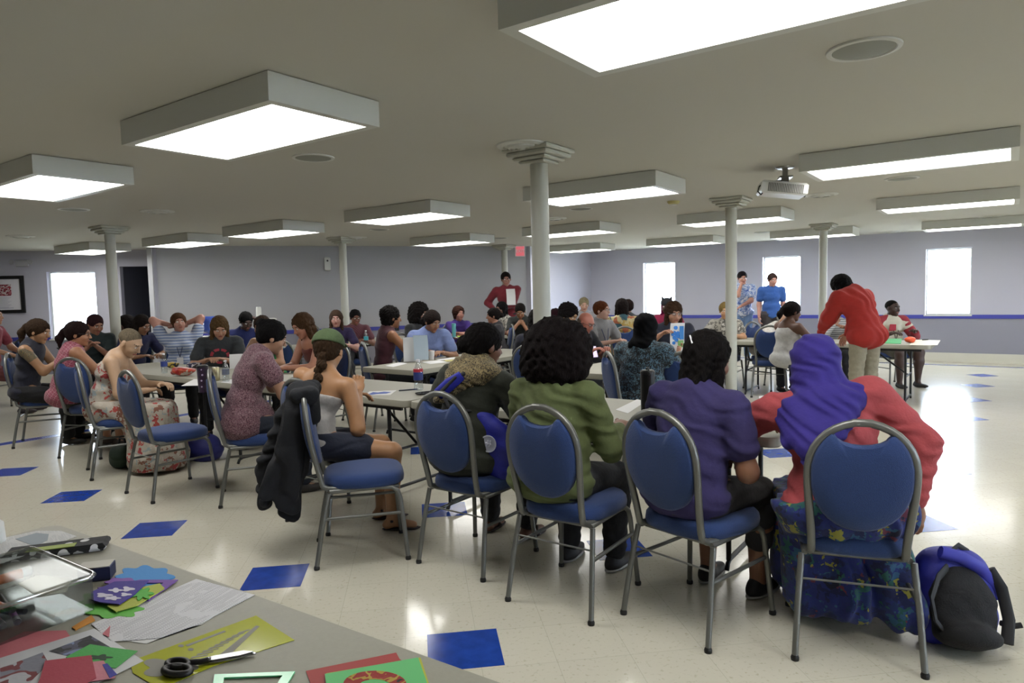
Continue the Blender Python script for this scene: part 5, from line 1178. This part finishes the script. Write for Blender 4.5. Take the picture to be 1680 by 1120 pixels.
def text_paper(name, c1='D0D0D0', c2='8A8A90', rot=0.0, sc_=90):
    m = bpy.data.materials.new(name); m.use_nodes = True; nt = m.node_tree; b = nt.nodes['Principled BSDF']; L = nt.links; b.inputs['Roughness'].default_value = .6
    tc = nt.nodes.new('ShaderNodeTexCoord'); mp = nt.nodes.new('ShaderNodeMapping'); mp.inputs['Rotation'].default_value = (0, 0, rot); L.new(tc.outputs['Object'], mp.inputs[0])
    wv = nt.nodes.new('ShaderNodeTexWave'); wv.bands_direction = 'Y'; wv.inputs['Scale'].default_value = sc_/3.2; L.new(mp.outputs[0], wv.inputs['Vector'])
    nz = nt.nodes.new('ShaderNodeTexNoise'); nz.inputs['Scale'].default_value = 1; mp2 = nt.nodes.new('ShaderNodeMapping'); mp2.inputs['Scale'].default_value = (220, 12, 1); L.new(mp.outputs[0], mp2.inputs[0]); L.new(mp2.outputs[0], nz.inputs['Vector'])
    nz2 = nt.nodes.new('ShaderNodeTexNoise'); nz2.inputs['Scale'].default_value = 9; L.new(mp.outputs[0], nz2.inputs['Vector'])
    g = nt.nodes.new('ShaderNodeMath'); g.operation = 'GREATER_THAN'; g.inputs[1].default_value = .72; L.new(wv.outputs['Fac'], g.inputs[0])
    g2 = nt.nodes.new('ShaderNodeMath'); g2.operation = 'GREATER_THAN'; g2.inputs[1].default_value = .46; L.new(nz.outputs[0], g2.inputs[0])
    g3 = nt.nodes.new('ShaderNodeMath'); g3.operation = 'GREATER_THAN'; g3.inputs[1].default_value = .42; L.new(nz2.outputs[0], g3.inputs[0])
    a = nt.nodes.new('ShaderNodeMath'); a.operation = 'MULTIPLY'; L.new(g.outputs[0], a.inputs[0]); L.new(g2.outputs[0], a.inputs[1]); a2 = nt.nodes.new('ShaderNodeMath'); a2.operation = 'MULTIPLY'; L.new(a.outputs[0], a2.inputs[0]); L.new(g3.outputs[0], a2.inputs[1])
    mx = nt.nodes.new('ShaderNodeMixRGB'); mx.inputs[1].default_value = lin(c1); mx.inputs[2].default_value = lin(c2); L.new(a2.outputs[0], mx.inputs[0]); L.new(mx.outputs[0], b.inputs['Base Color']); return m
sheet('paper', [(297, 633), (318, 622), (350, 622), (340, 632)], M_paper, 'white paper under the patterned tumbler')
sheet('paper', [(362, 627), (398, 617), (412, 619), (380, 629)], M_paper, 'white sheet on the near row, left of the bun wearer')
fp = sheet('flyer', [(598, 648), (606, 642), (651, 640), (640, 648)], M_paper, 'white flyer with a blue shape on the middle near table', 'flyer')
sheet('blue_print', [(604, 646.6), (612, 643), (620, 643.6), (630, 642.2), (642, 643), (634, 645.4), (620, 646), (610, 647.3)], mat('print_blue', '2A4AA0', .6), None, z=TZ+.0013, t=.0004, parent=fp)
ph = empty('phone', at(699, 646), math.radians(35), 'black phone lying beside the cola bottle', 'phone'); MB().box((0, 0, .008), (.14, .075, .014), bev=.005).build('case', M_blk, ph); MB().box((0, 0, .0155), (.12, .062, .001)).build('screen', mat('screen_dark', '15181E', .1), ph)
pn = empty('pen', at(667, 640.5), math.radians(25), 'dark blue pen beside the cola bottle', 'pen'); MB().tube([(-.06, 0, .005), (.055, 0, .005)], .0048, 8).build('barrel', mat('pen_blue', '18223A', .4), pn); MB().tube([(.055, 0, .005), (.085, 0, .005)], .0055, 8).build('pen_cap', mat('pen_cap', '2A3A6A', .4), pn)
for q, l in (([(632, 600), (655, 594), (668, 596), (645, 602)], 'white sheet at the near end of the receding table'), ([(690, 594), (720, 591), (735, 594), (706, 597)], 'white sheet on the receding table, middle'), ([(715, 589), (745, 586), (752, 588), (722, 591)], 'white sheet on the receding table, far one')): sheet('paper', q, M_paper, l)
sheet('note_pad', [(728, 591), (752, 590), (756, 592), (732, 593)], mat('pad_yellow', 'B8B070', .6), 'yellowish pad on the receding table', 'note pad', z=TZ+.002, t=.004)
sheet('paper', [(1105, 596), (1130, 582), (1142, 582), (1120, 597)], M_paper, 'white papers by the patterned tunic sleeve')
sheet('napkin', [(1125, 588), (1150, 575), (1165, 574), (1142, 589)], mat('napkin', 'C8BCC0', .8), 'pale napkin below the raised blue and white sheet', 'napkin', z=TZ+.002, t=.004)
sheet('paper', [(1245, 650), (1272, 646), (1285, 660), (1248, 668)], M_paper, 'white paper between the purple tee and the purple headscarf')
bx = empty('tissue_box', at(1248, 700), ROOM, 'white packet at the near table edge beside the purple tee', 'packet'); MB().box((0, 0, .02), (.16, .09, .04), bev=.01).build('packet', M_white, bx)
sheet('paper', [(1010, 672), (1045, 655), (1060, 658), (1030, 678)], M_paper, 'white paper to the left of the black flask')
bwl = empty('bowl', at(777, 551), 0, 'small white bowl on the far centre table', 'bowl'); MB().lathe([(.03, 0), (.06, .035), (.065, .045), (.058, .042), (.02, .01)], n=24).build('bowl_body', M_white, bwl, smooth=50)
pl = empty('plate', at(757, 554), 0, 'plate with green salad beside the teal bottle', 'plate'); MB().lathe([(.07, 0), (.11, .012), (.105, .014), (.06, .006)], n=28).build('plate_rim', M_white, pl, smooth=50)
S = SDF(.01); 
for i in range(12): S.ell((random.uniform(-.06, .06), random.uniform(-.06, .06), .02), (.025, .02, .014))
V, Q = S.mesh(.006); mk('salad', [(V, Q, 0)], mat('salad_green', '8FA040', .7, vary=.3, vscale=40), pl)
# snack bags at the left end
def crumple(name, p, r, c, label, cat, fold=.008, h=.008, rz=0):
    e = empty(name, p, rz, label, cat); S = SDF(.02); S.ell((0, 0, r[2]*.85), r); S.fold = fold; S.ff = 1.6; S.cut((0, 0, .001), (0, 0, -1)); V, Q = S.mesh(h); mk('wrapper', [(V, Q, 0)], c if not isinstance(c, str) else mat('wrap_'+c, c, .35), e); return e
crumple('snack_bag', at(300, 616), (.12, .075, .045), pat('red_bag', 'noise', ['A81E20', 'C84A28', 'C8B8A8', '8C1418'], 12, [0, .5, .62, .7], rough=.35), 'red snack bag on the left near table', 'snack bag')
crumple('snack_bag', at(283, 604), (.07, .05, .035), pat('yellow_bag', 'noise', ['B89A28', '20243A', 'C8B048'], 14, [0, .5, .6], rough=.4), 'yellow and black packet behind the red snack bag', 'snack packet')
crumple('snack_bag', at(318, 604), (.09, .06, .03), pat('mixed_bag', 'noise', ['2A2A50', 'B8B0B0', '3A2A30'], 16, [0, .5, .6], rough=.4), 'dark silver packet behind the red snack bag', 'snack packet')
# held papers and phones
def held(name, p, w_, h_, rz, rx, m, label, cat='paper'):
    e = empty(name, p, rz, label, cat); n = 8; V = []; 
    for t in (0, .0012):
        for i in range(n+1):
            z = h_*(i/n-.5); y = .02*math.sin(i/n*3)
            for sx in (-1, 1): V.append(RX(rx) @ Vector((sx*w_/2, y+t, z)))
    N = 2*(n+1); F = []
    for i in range(n): F += [(2*i, 2*i+1, 2*i+3, 2*i+2), (N+2*i, N+2*i+2, N+2*i+3, N+2*i+1), (2*i, 2*i+2, N+2*i+2, N+2*i), (2*i+1, N+2*i+1, N+2*i+3, 2*i+3)]
    F += [(0, N, N+1, 1), (2*n, 2*n+1, N+2*n+1, N+2*n)]
    mb = MB(); mb.add(V, F); mb.build('page', m, e, smooth=60); return e
M_pg = text_paper('printed_page', 'D4D4D8', '9A9AA8')
held('paper', D(391, 597, 7.25), .17, .22, math.radians(200), 20, M_paper, 'curled white paper held by the grey tee wearer')
held('paper', D(677, 573, 7.45), .20, .27, math.radians(10), 8, M_paper, 'white paper held up in front of the maroon top')
held('paper', D(690, 570, 7.4), .16, .27, math.radians(-8), 5, mat('pale_blue_page', 'B8C8D4', .6), 'pale blue page held beside the white paper')
held('paper', D(838, 487, 12.75), .17, .30, math.radians(-15), 8, M_paper, 'white paper held by the standing person in the dark red shirt')
hs_ = held('poster_sheet', D(1112, 553, 7.22), .155, .30, math.radians(6), 2, mat('sheet_white', 'CCCCCC', .6), 'white sheet with blue blobs held up by the navy tee wearer', 'sheet')
m = MB()
for x, z, r_ in ((-.02, .10, .022), (-.035, .045, .024), (-.012, .03, .02), (.005, .045, .018), (-.05, .03, .018), (-.03, -.005, .022), (-.01, -.03, .02), (-.04, -.06, .018), (.01, .01, .022)):
    m.lathe([(r_, 0), (r_, .0015)], c=(x, -.003+.02*math.sin((z/.3+.5)*3)-.003, z), n=16, M=Matrix.Rotation(math.pi/2, 3, 'X'))
m.build('blue_blobs', mat('blob_blue', '1E6AB8', .6), hs_, kind='stuff')
MB().box((.045, .006, .05), (.045, .002, .15)).build('blue_panel', mat('blob_blue2', '2A70B0', .6), hs_); MB().box((.035, .008, -.07), (.06, .002, .07)).build('green_panel', mat('panel_green', '6E9A5A', .6), hs_)
I = tt; a_, e_, w_ = I['arms'][1]; S = SDF(.02); S.cap(a_+Vector((0, 0, -.01)), a_+(e_-a_)*.42, .056, .049); V, Q = S.mesh(.010)
mk('tattoo', [(V, Q, 0)], pat('tattoo_ink', 'noise', ['7E6A4A', '5E5240', '8E7E50', '4A4A44', '8A6A48'], 34, [0, .42, .48, .54, .6], rough=.5), I['root'], 'multicoloured shoulder tattoo')
I = cg; m = MB()
for i in range(16):
    an = math.radians(200+i*9.5); p_ = I['P']+Vector((.175*math.cos(an), .135*math.sin(an), .035)); m.tube([p_, p_+Vector((.012*math.cos(an), .012*math.sin(an), -.075-.01*(i % 3)))], .0035, 5)
m.build('beaded_fringe', mat('fringe_white', 'B8B8B4', .7), I['root'], kind='stuff')
def phone(p, rz, rx, label, glow=None, col_='101014'):
    e = empty('phone', p, rz, label, 'phone'); M_ = RX(rx); MB().box((0, 0, 0), (.072, .009, .145), M=M_, bev=.003).build('case', mat('phone_'+col_, col_, .4), e)
    MB().box(M_ @ Vector((0, -.0055, 0)), (.064, .001, .13), M=M_).build('screen', mat('screen_'+str(glow), glow or '15181E', .2, emit=.6 if glow else 0), e); return e
phone(D(106, 577, 6.95), math.radians(100), -50, 'black phone held by the tattooed person')
phone(D(975, 577, 7.95), math.radians(25), -20, 'phone with a bright screen held by the ginger haired person', 'D8C8E8')
phone(D(650, 533, 8.6), math.radians(5), -10, 'dark phone held up at the far centre table')
# right table
sheet('foam_sheet', [(1445, 563), (1452, 556), (1480, 556), (1478, 564)], mat('foam_green', '3FA060', .7), 'green foam piece on the right table', 'craft foam', t=.006)
crumple('orange_fruit', at(1493, 562), (.065, .05, .04), 'C8481E', 'orange red object on the right table beside the papers', 'packet', fold=.003)
sheet('paper', [(1492, 566), (1500, 557), (1543, 558), (1538, 566)], mat('cream_paper', 'D0CDBE', .7), 'cream papers at the right end of the right table')
sheet('paper', [(1400, 563), (1410, 556), (1438, 556), (1436, 565)], M_paper, 'white papers on the right table before the standing cardigan')
sc_ = empty('marker', at(1518, 558), .4, 'black marker on the cream papers', 'marker'); MB().tube([(-.05, 0, .009), (.05, 0, .009)], .008, 8).build('barrel', M_blk, sc_, smooth=50)
cu_ = empty('paper_cup', at(1332, 562), 0, 'white paper cup beside the braided hair', 'cup'); MB().lathe([(.028, 0), (.04, .11), (.042, .112), (.038, .108), (.026, .004)], n=24).build('cup_body', M_white, cu_, smooth=50)
cu_ = empty('paper_cup', at(1092, 565), 0, 'clear cup beside the raised sheet', 'cup'); MB().lathe([(.028, 0), (.038, .10), (.04, .102), (.036, .098), (.026, .004)], n=24).build('cup_body', M_cap, cu_, smooth=50)
cu_ = empty('paper_cup', at(708, 590), 0, 'white cup with dark band on the receding table', 'cup'); MB().lathe([(.028, 0), (.038, .10), (.04, .102), (.036, .098), (.026, .004)], n=24).build('cup_body', M_cap, cu_, smooth=50)
# water dispenser and cup stack by the partition
wp = D(350, 560, 10.6); wd_ = empty('water_cooler', (wp.x, wp.y, 0), math.radians(20), 'blue water jug on a white cooler behind the leaning back person', 'water cooler')
MB().box((0, 0, .46), (.32, .32, .92), bev=.02).build('cooler_body', M_white, wd_)
jz = .92; MB().lathe([(.04, jz), (.05, jz+.02), (.13, jz+.07), (.135, jz+.1), (.127, jz+.13), (.135, jz+.16), (.127, jz+.19), (.135, jz+.22), (.135, jz+.28), (.12, jz+.30), (.02, jz+.302)], n=28).build('jug', mat('jug_blue', '3E56A8', .15, alpha=.85), wd_, smooth=50)
cp_ = D(425, 522, 10.9); cr = empty('side_table', (cp_.x, cp_.y, 0), math.radians(25), 'low white stand by the partition carrying the cup stack', 'stand')
MB().box((0, 0, cp_.z-.02), (.5, .35, .03), bev=.008).build('top_board', M_white, cr); 
for sx in (-1, 1):
    for sy in (-1, 1): MB().tube([(sx*.2, sy*.14, cp_.z-.035), (sx*.2, sy*.14, 0)], .015, 8).build('leg', M_white, cr)
ck = empty('cup_stack', cp_, 0, 'stack of white cups standing by the partition', 'cups')
m = MB()
for i in range(7): m.lathe([(.042, i*.022), (.036, i*.022+.05), (.0355, i*.022+.05)], n=20)
m.tube([(0, 0, 0), (0, 0, .17)], .034, 16); m.build('cups', M_white, ck, smooth=40)
# chairs standing empty in view
def chair_at(px, py, head, label): p = P(px, py); return chair(p.x, p.y, head, label)
chair_at(1262, 648, 70, 'dark blue chair beside the braided hair, back to us')
chair_at(20, 662, 262, 'blue banquet chair at the far left edge, below the framed poster')
hc = hd['loc']; chair(hc.x+.02, hc.y+.02, 8, 'dark blue chair right of the afro, under the patterned tunic')
chair(1.52, 5.75, 62, 'blue banquet chair half hidden by the purple tee wearer head')
chair_at(606, 690, 30, 'blue banquet chair under the maroon sleeveless top')
chair_at(500, 620, 250, 'blue banquet chair at the far left table, seen beyond the green cap')
# ------------------------------------------------------------------ craft supplies on the foreground table
def foam(name, pts, c, label, cat='craft foam', z=TZ, t=.0025, group=None, parent=None):
    return sheet(name, pts, mat('foam_'+c, c, .75, bump=.08, bscale=120), label, cat, z, t, group, parent)
def arcpx(cx, cy, rx, ry, a0, a1, n=12): return [(cx+rx*math.cos(math.radians(a0+(a1-a0)*i/n)), cy+ry*math.sin(math.radians(a0+(a1-a0)*i/n))) for i in range(n+1)]
def wavy(cx, cy, rx, ry, n=9, k=.14, m=54, skew=0): return [(cx+rx*(1+k*math.cos(n*a))*math.cos(a)+skew*ry*math.sin(a), cy+ry*(1+k*math.cos(n*a))*math.sin(a)) for a in [2*math.pi*i/m for i in range(m)]]
M_txt = text_paper('typed_page', 'C6C6CA', '8E8E96', rot=-math.atan2((P(262,1047,TZ)-P(150,1024,TZ)).y, (P(262,1047,TZ)-P(150,1024,TZ)).x), sc_=3.2*58)
M_txt2 = text_paper('handout', 'B8B8B8', '9A9A9E', rot=math.radians(-40), sc_=120)
Z = TZ
# papers
sheet('paper', [(262, 1047), (182, 1053), (150, 1024), (322, 950), (418, 976), (330, 1022)], M_txt, 'white page of typed poem on the craft table', z=Z+.0006)
sheet('paper', [(240, 1056), (200, 1050), (330, 1025), (350, 1012)], M_paper, 'second page peeking out beneath the typed poem page', z=Z, t=.0005)
hp_ = sheet('handout', [(-60, 900), (0, 884), (60, 871), (100, 871), (126, 880), (60, 905), (-60, 945)], M_txt2, 'grey white printed handout at the left of the craft table', 'handout', z=Z+.016)
sheet('grey_picture', [(25, 884), (60, 874), (80, 876), (78, 886), (58, 896)], mat('handout_grey', '7E8890', .6), None, z=Z+.0174, t=.0006, parent=hp_)
# polka dot pouch
pc = empty('pouch', P(108, 905, Z), math.radians(20), 'black pouch with white dots under the handout', 'pouch')
MB().box((-.02, 0, .012), (.26, .085, .022), bev=.009).build('pouch_body', pat('polka', 'dots', ['DADADA', '0C0C0E', '0C0C0E'], 26, [0, .40, .6], rough=.9), pc)
MB().box((-.03, -.02, .0245), (.12, .03, .002)).build('green_tag', mat('tag_green', '8A9A3A', .6), pc)
# clear plastic bin with markers
q0 = P(150, 985, Z); q1 = P(128, 1010, Z)
M_bin = glass_mat('cloudy_plastic', (.80, .82, .82, 1), .07)
bn_c = P(12, 1006, Z); bin_r = empty('storage_bin', bn_c, ROOM+math.radians(2), 'clear plastic bin of markers and crafts on the left of the table', 'bin')
BW, BD_, BH = .33, .23, .085
m = MB(); t_ = .003
m.box((0, 0, t_/2), (BW, BD_, t_)); 
for s_ in (-1, 1): m.box((s_*BW/2, 0, BH/2), (t_, BD_, BH)); m.box((0, s_*BD_/2, BH/2), (BW, t_, BH))
m.build('bin_walls', M_bin, bin_r)
MB().tube([(x, y, BH) for x, y in rrect(BW+.016, BD_+.016, .02, 4)], .006, 8, closed=True, flat=1).build('bin_rim', glass_mat('rim_plastic', (.82, .84, .84, 1), .3), bin_r, smooth=60)
MB().box((0, 0, BH+.004), (BW, BD_, .002)).build('bin_lid', glass_mat('lid_plastic', (.88, .9, .9, 1), .035), bin_r)
mk_c = ['7E1E28', '3A2A6A', '1E1E24', 'B85A1E', '8A2A30', '2A2A2E', '6E2A70', 'C87828']
for i in range(14):
    x, y = random.uniform(-.12, .13), random.uniform(-.09, .0); a = random.uniform(-.5, .5)
    e = empty('marker', bin_r.matrix_basis @ Vector((x, y, .012+.013*(i % 4))), bin_r.rotation_euler.z+a, 'marker pen lying inside the clear plastic bin', 'marker', 'markers in the plastic bin')
    c_ = mk_c[i % len(mk_c)]; MB().tube([(-.05, 0, 0), (.045, 0, 0)], .0065, 10).build('barrel', mat('mk_'+c_, c_, .4), e, smooth=50); MB().tube([(.045, 0, 0), (.07, 0, 0)], .0072, 10).build('marker_cap', mat('mkc', '1C1C20', .4), e, smooth=50)
sheet('paper', [(30, 958), (62, 944), (118, 950), (108, 972), (62, 980)], mat('bin_paper', 'C8C6B4', .8), 'white paper inside the clear plastic bin', 'paper', z=Z+.06, t=.002)
e = empty('glue_stick', bin_r.matrix_basis @ Vector((-.1, .02, .05)), 1.0, 'orange glue stick inside the clear plastic bin', 'glue stick'); MB().tube([(-.06, 0, 0), (.05, 0, 0)], .012, 12).build('tube', mat('glue_orange', 'B8683C', .5), e, smooth=50); MB().tube([(.05, 0, 0), (.07, 0, 0)], .0125, 12).build('tube_cap', M_white, e, smooth=50)
foam('orange_card', [(118, 1030), (150, 1010), (156, 1018), (124, 1034)], 'B87A28', 'orange card sticking out under the plastic bin', z=Z)
bx = empty('small_box', P(160, 948, Z), math.radians(15), 'small navy and white box behind the plastic bin', 'box'); MB().box((0, 0, .018), (.075, .05, .036), bev=.002).build('box_body', mat('box_navy', '1A2040', .5), bx); MB().box((-.002, 0, .037), (.076, .051, .002)).build('box_top', mat('box_top', 'A8A498', .5), bx)
# stack of foam frames and stencils
foam('foam_cutout', wavy(238, 947, 44, 17, 8, .13), '3E84C4', 'blue wavy foam frame at the back of the craft pile', z=Z)
foam('foam_cutout', wavy(186, 1000, 45, 14, 7, .15), '62B048', 'lime green wavy foam frame under the purple stencils', z=Z)
foam('foam_cutout', [(160, 965), (230, 952), (292, 952), (244, 986), (236, 986), (268, 957), (215, 957), (170, 972)], '6E4A9A', 'purple square foam frame in the craft pile', z=Z+.0028)
foam('foam_shape', wavy(200, 956, 26, 7, 6, .12), '7A52A0', 'violet foam cloud on top of the blue frame', z=Z+.0056)
foam('foam_sheet', [(176, 995), (205, 970), (262, 958), (270, 966), (225, 994), (190, 1004)], 'A8B04A', 'yellow green foam sheet beneath the purple stencil', z=Z+.0056)
foam('foam_leaf', wavy(232, 974, 16, 9, 7, .3), '56A844', 'small green foam leaf beside the purple stencil', z=Z+.0084)
st = foam('stencil', [(150, 972), (188, 955), (244, 953), (222, 975), (196, 992), (165, 989), (150, 985)], '3A2C86', 'dark purple cut out stencil on top of the craft pile', z=Z+.0110)
for i, q in enumerate((wavy(170, 976, 12, 3, 3, .3), wavy(190, 968, 10, 3, 4, .3), wavy(210, 966, 9, 3.5, 3, .3), wavy(184, 981, 12, 3, 5, .25), wavy(206, 975, 8, 2.5, 3, .3))):
    sheet('cutout', q, mat('cutout_white', 'C8C4D4', .7), None, z=Z+.0136, t=.0005, parent=st)
# yellow stencil with scissors
M_yel = mat('yellow_stencil', 'A8AC28', .12, spec=.6)
ys = sheet('stencil_sheet', [(213, 1085), (420, 1010), (483, 1050), (352, 1092), (262, 1130), (218, 1104)], M_yel, 'glossy yellow green plastic stencil under the scissors', 'stencil', z=Z, t=.001)
M_slot = mat('slot_grey', '7E7C72', .6)
for i in range(9):
    a = (318+i*9.6, 1074-i*5.0); sheet('slot', [(a[0]-6, a[1]+6), (a[0]+22-i, a[1]+1-i*.2), (a[0]+24-i, a[1]-1-i*.2), (a[0]-3, a[1]+3)], M_slot, None, z=Z+.0011, t=.0003, parent=ys)
sheet('slot', [(355, 1078), (420, 1026), (426, 1027), (378, 1073)], M_slot, None, z=Z+.0011, t=.0003, parent=ys)
sheet('slot', [(304, 1058), (368, 1034), (371, 1036), (308, 1060)], M_slot, None, z=Z+.0011, t=.0003, parent=ys)
for cx, cy in ((297, 1059), (313, 1065)): sheet('slot', arcpx(cx, cy, 5, 2.2, 0, 330, 10), M_slot, None, z=Z+.0011, t=.0003, parent=ys)
sheet('slot', wavy(272, 1095, 40, 12, 3, .35), M_slot, None, z=Z+.0011, t=.0003, parent=ys)
sr = empty('scissors', P(330, 1085, Z+.002), 0, 'black handled scissors lying on the yellow stencil', 'scissors'); o_ = sr.location
def sp(px, py, z=.006): v = P(px, py, Z+z); return v-o_
m = MB(); V = [sp(326, 1086, .004), sp(344, 1080, .004), sp(396, 1071, .004), sp(418, 1071, .004), sp(420, 1073, .004), sp(390, 1080, .004), sp(345, 1088, .004)]
m.add(V+[v+Vector((0, 0, .0025)) for v in V], [tuple(range(7))[::-1], tuple(range(7, 14))]+[(i, (i+1) % 7, 7+(i+1) % 7, 7+i) for i in range(7)]); m.build('blade', mat('blade_steel', '9A9A9C', .25, metal=.9), sr)
m = MB(); V = [sp(330, 1083, .007), sp(350, 1077, .007), sp(400, 1068.5, .007), sp(416, 1070, .007), sp(394, 1076, .007), sp(348, 1084, .007)]
m.add(V+[v+Vector((0, 0, .0025)) for v in V], [tuple(range(6))[::-1], tuple(range(6, 12))]+[(i, (i+1) % 6, 6+(i+1) % 6, 6+i) for i in range(6)]); m.build('blade', mat('blade_steel', '9A9A9C', .25, metal=.9), sr)
MB().lathe([(.005, 0), (.005, .004), (.002, .005)], c=sp(342, 1082, .009), n=16).build('pivot', mat('blade_steel', '9A9A9C', .25, metal=.9), sr)
MB().tube([sp(x, y, .008) for x, y in arcpx(292, 1088, 18, 6.5, 0, 340, 18)], .0055, 8, closed=True).build('handle', M_blk, sr, smooth=60)
MB().tube([sp(x, y, .008) for x, y in arcpx(291, 1099, 22, 7, 0, 340, 18)], .0065, 8, closed=True).build('handle', M_blk, sr, smooth=60)
MB().tube([sp(310, 1086, .008), sp(330, 1085, .009), sp(342, 1082, .009)], .006, 8).build('shank', M_blk, sr, smooth=60)
# green triangle, red and green folders at the bottom edge
gtri = empty('set_square', P(400, 1112, Z), 0, 'green outlined clear plastic triangle at the bottom edge', 'set square'); o_ = gtri.location
pts = [(352, 1108), (484, 1103), (455, 1150), (345, 1150)]
m = MB(); V = [P(x, y, Z+.001)-o_ for x, y in pts]; c_ = sum(V, Vector())/4; V2 = [c_+(v-c_)*.72 for v in V]; A = V+V2; n = 4
m.add(A+[v+Vector((0, 0, .003)) for v in A], [(i, (i+1) % n, n+(i+1) % n, n+i) for i in range(n)]+[(8+i, 8+n+i, 8+n+(i+1) % n, 8+(i+1) % n) for i in range(n)]+[(i, 8+i, 8+(i+1) % n, (i+1) % n) for i in range(n)]+[(n+i, n+(i+1) % n, 8+n+(i+1) % n, 8+n+i) for i in range(n)])
m.build('triangle_rim', mat('tri_green', '5AC48A', .2), gtri)
sheet('folder', [(502, 1101), (650, 1071), (656, 1082), (690, 1100), (700, 1150), (520, 1150)], mat('folder_red', '9A2420', .6), 'red folder at the bottom edge of the craft table', 'folder', z=Z)
sheet('folder', [(535, 1105), (690, 1079), (700, 1110), (712, 1150), (540, 1150)], mat('folder_yellow', 'A8A828', .6), 'yellow card between the red folder and green folder', 'card', z=Z+.002)
gf = sheet('folder', [(533, 1106), (686, 1079), (704, 1130), (710, 1160), (540, 1160)], mat('folder_green', '56B468', .6), 'green folder with an arched printed picture at the bottom edge', 'folder', z=Z+.004)
sheet('arch_print', arcpx(615, 1122, 52, 22, 180, 360, 14)+arcpx(615, 1124, 26, 10, 360, 180, 10), pat('arch_colours', 'noise', ['A8281E', 'C8A83A', 'A8281E', '2A2A20'], 30, [0, .48, .56, .7]), None, z=Z+.0053, t=.0004, parent=gf)
# pink papers, magazine page, green card at the lower left
foam('pink_paper', [(-40, 1075), (40, 1036), (108, 1034), (116, 1045), (60, 1065), (-40, 1110)], 'B8666E', 'large pink paper under the magazine page', 'paper', z=Z, t=.0006)
mg = sheet('magazine_page', [(-40, 1092), (155, 1031), (222, 1075), (236, 1084), (120, 1140), (-40, 1160)], mat('mag_white', 'B4B4B8', .4), 'magazine page with photos at the lower left of the craft table', 'magazine page', z=Z+.0012, t=.0006)
sheet('photo_print', [(80, 1068), (148, 1042), (182, 1062), (120, 1078)], pat('photo_dark', 'noise', ['2A2A2E', '5A5A70', '8A9AC8', '1C1C20'], 18, [0, .48, .58, .66]), None, z=Z+.002, t=.0003, parent=mg)
sheet('photo_print', [(0, 1096), (70, 1070), (80, 1088), (50, 1118), (0, 1130)], pat('photo_red', 'noise', ['8A8A98', '7E2A30', 'C8C8D0', '3A3A40'], 14, [0, .5, .58, .68]), None, z=Z+.002, t=.0003, parent=mg)
gc = foam('green_card', [(108, 1078), (148, 1057), (180, 1062), (226, 1068), (190, 1096), (120, 1090)], '4AA050', 'green card with dark scribbles on the magazine page', 'card', z=Z+.0024, t=.001)
sheet('scribble', wavy(165, 1078, 16, 4, 5, .3), mat('scribble_dark', '1C3A22', .7), None, z=Z+.0036, t=.0003, parent=gc)
foam('red_card', [(66, 1112), (74, 1084), (150, 1075), (158, 1112), (140, 1122), (60, 1125)], 'A03A4A', 'dark pink card on top of the pile at the lower left', 'card', z=Z+.005, t=.001)
foam('pink_strip', [(150, 1086), (170, 1084), (190, 1112), (150, 1118)], 'C07A88', 'pale pink strip beside the dark pink card', 'paper', z=Z+.0036, t=.001)
foam('pink_triangle', [(168, 1040), (181, 1026), (179, 1045)], 'B86A72', 'small pink paper triangle beside the typed page', 'paper', z=Z+.003, t=.0006)
foam('blue_strip', [(168, 1090), (176, 1088), (192, 1106), (180, 1112)], '3A3A8E', 'blue paper strip under the pink strip', 'paper', z=Z+.0046, t=.0006)
# white plastic jug at the left edge
jg = empty('plastic_jug', P(-26, 900, Z), 0, 'white plastic jug cut off by the left edge', 'jug'); MB().lathe([(.05, 0), (.055, .01), (.052, .07), (.03, .09), (.03, .1)], n=28).build('jug_body', mat('milky_plastic', 'C4C6C4', .35), jg, smooth=50)
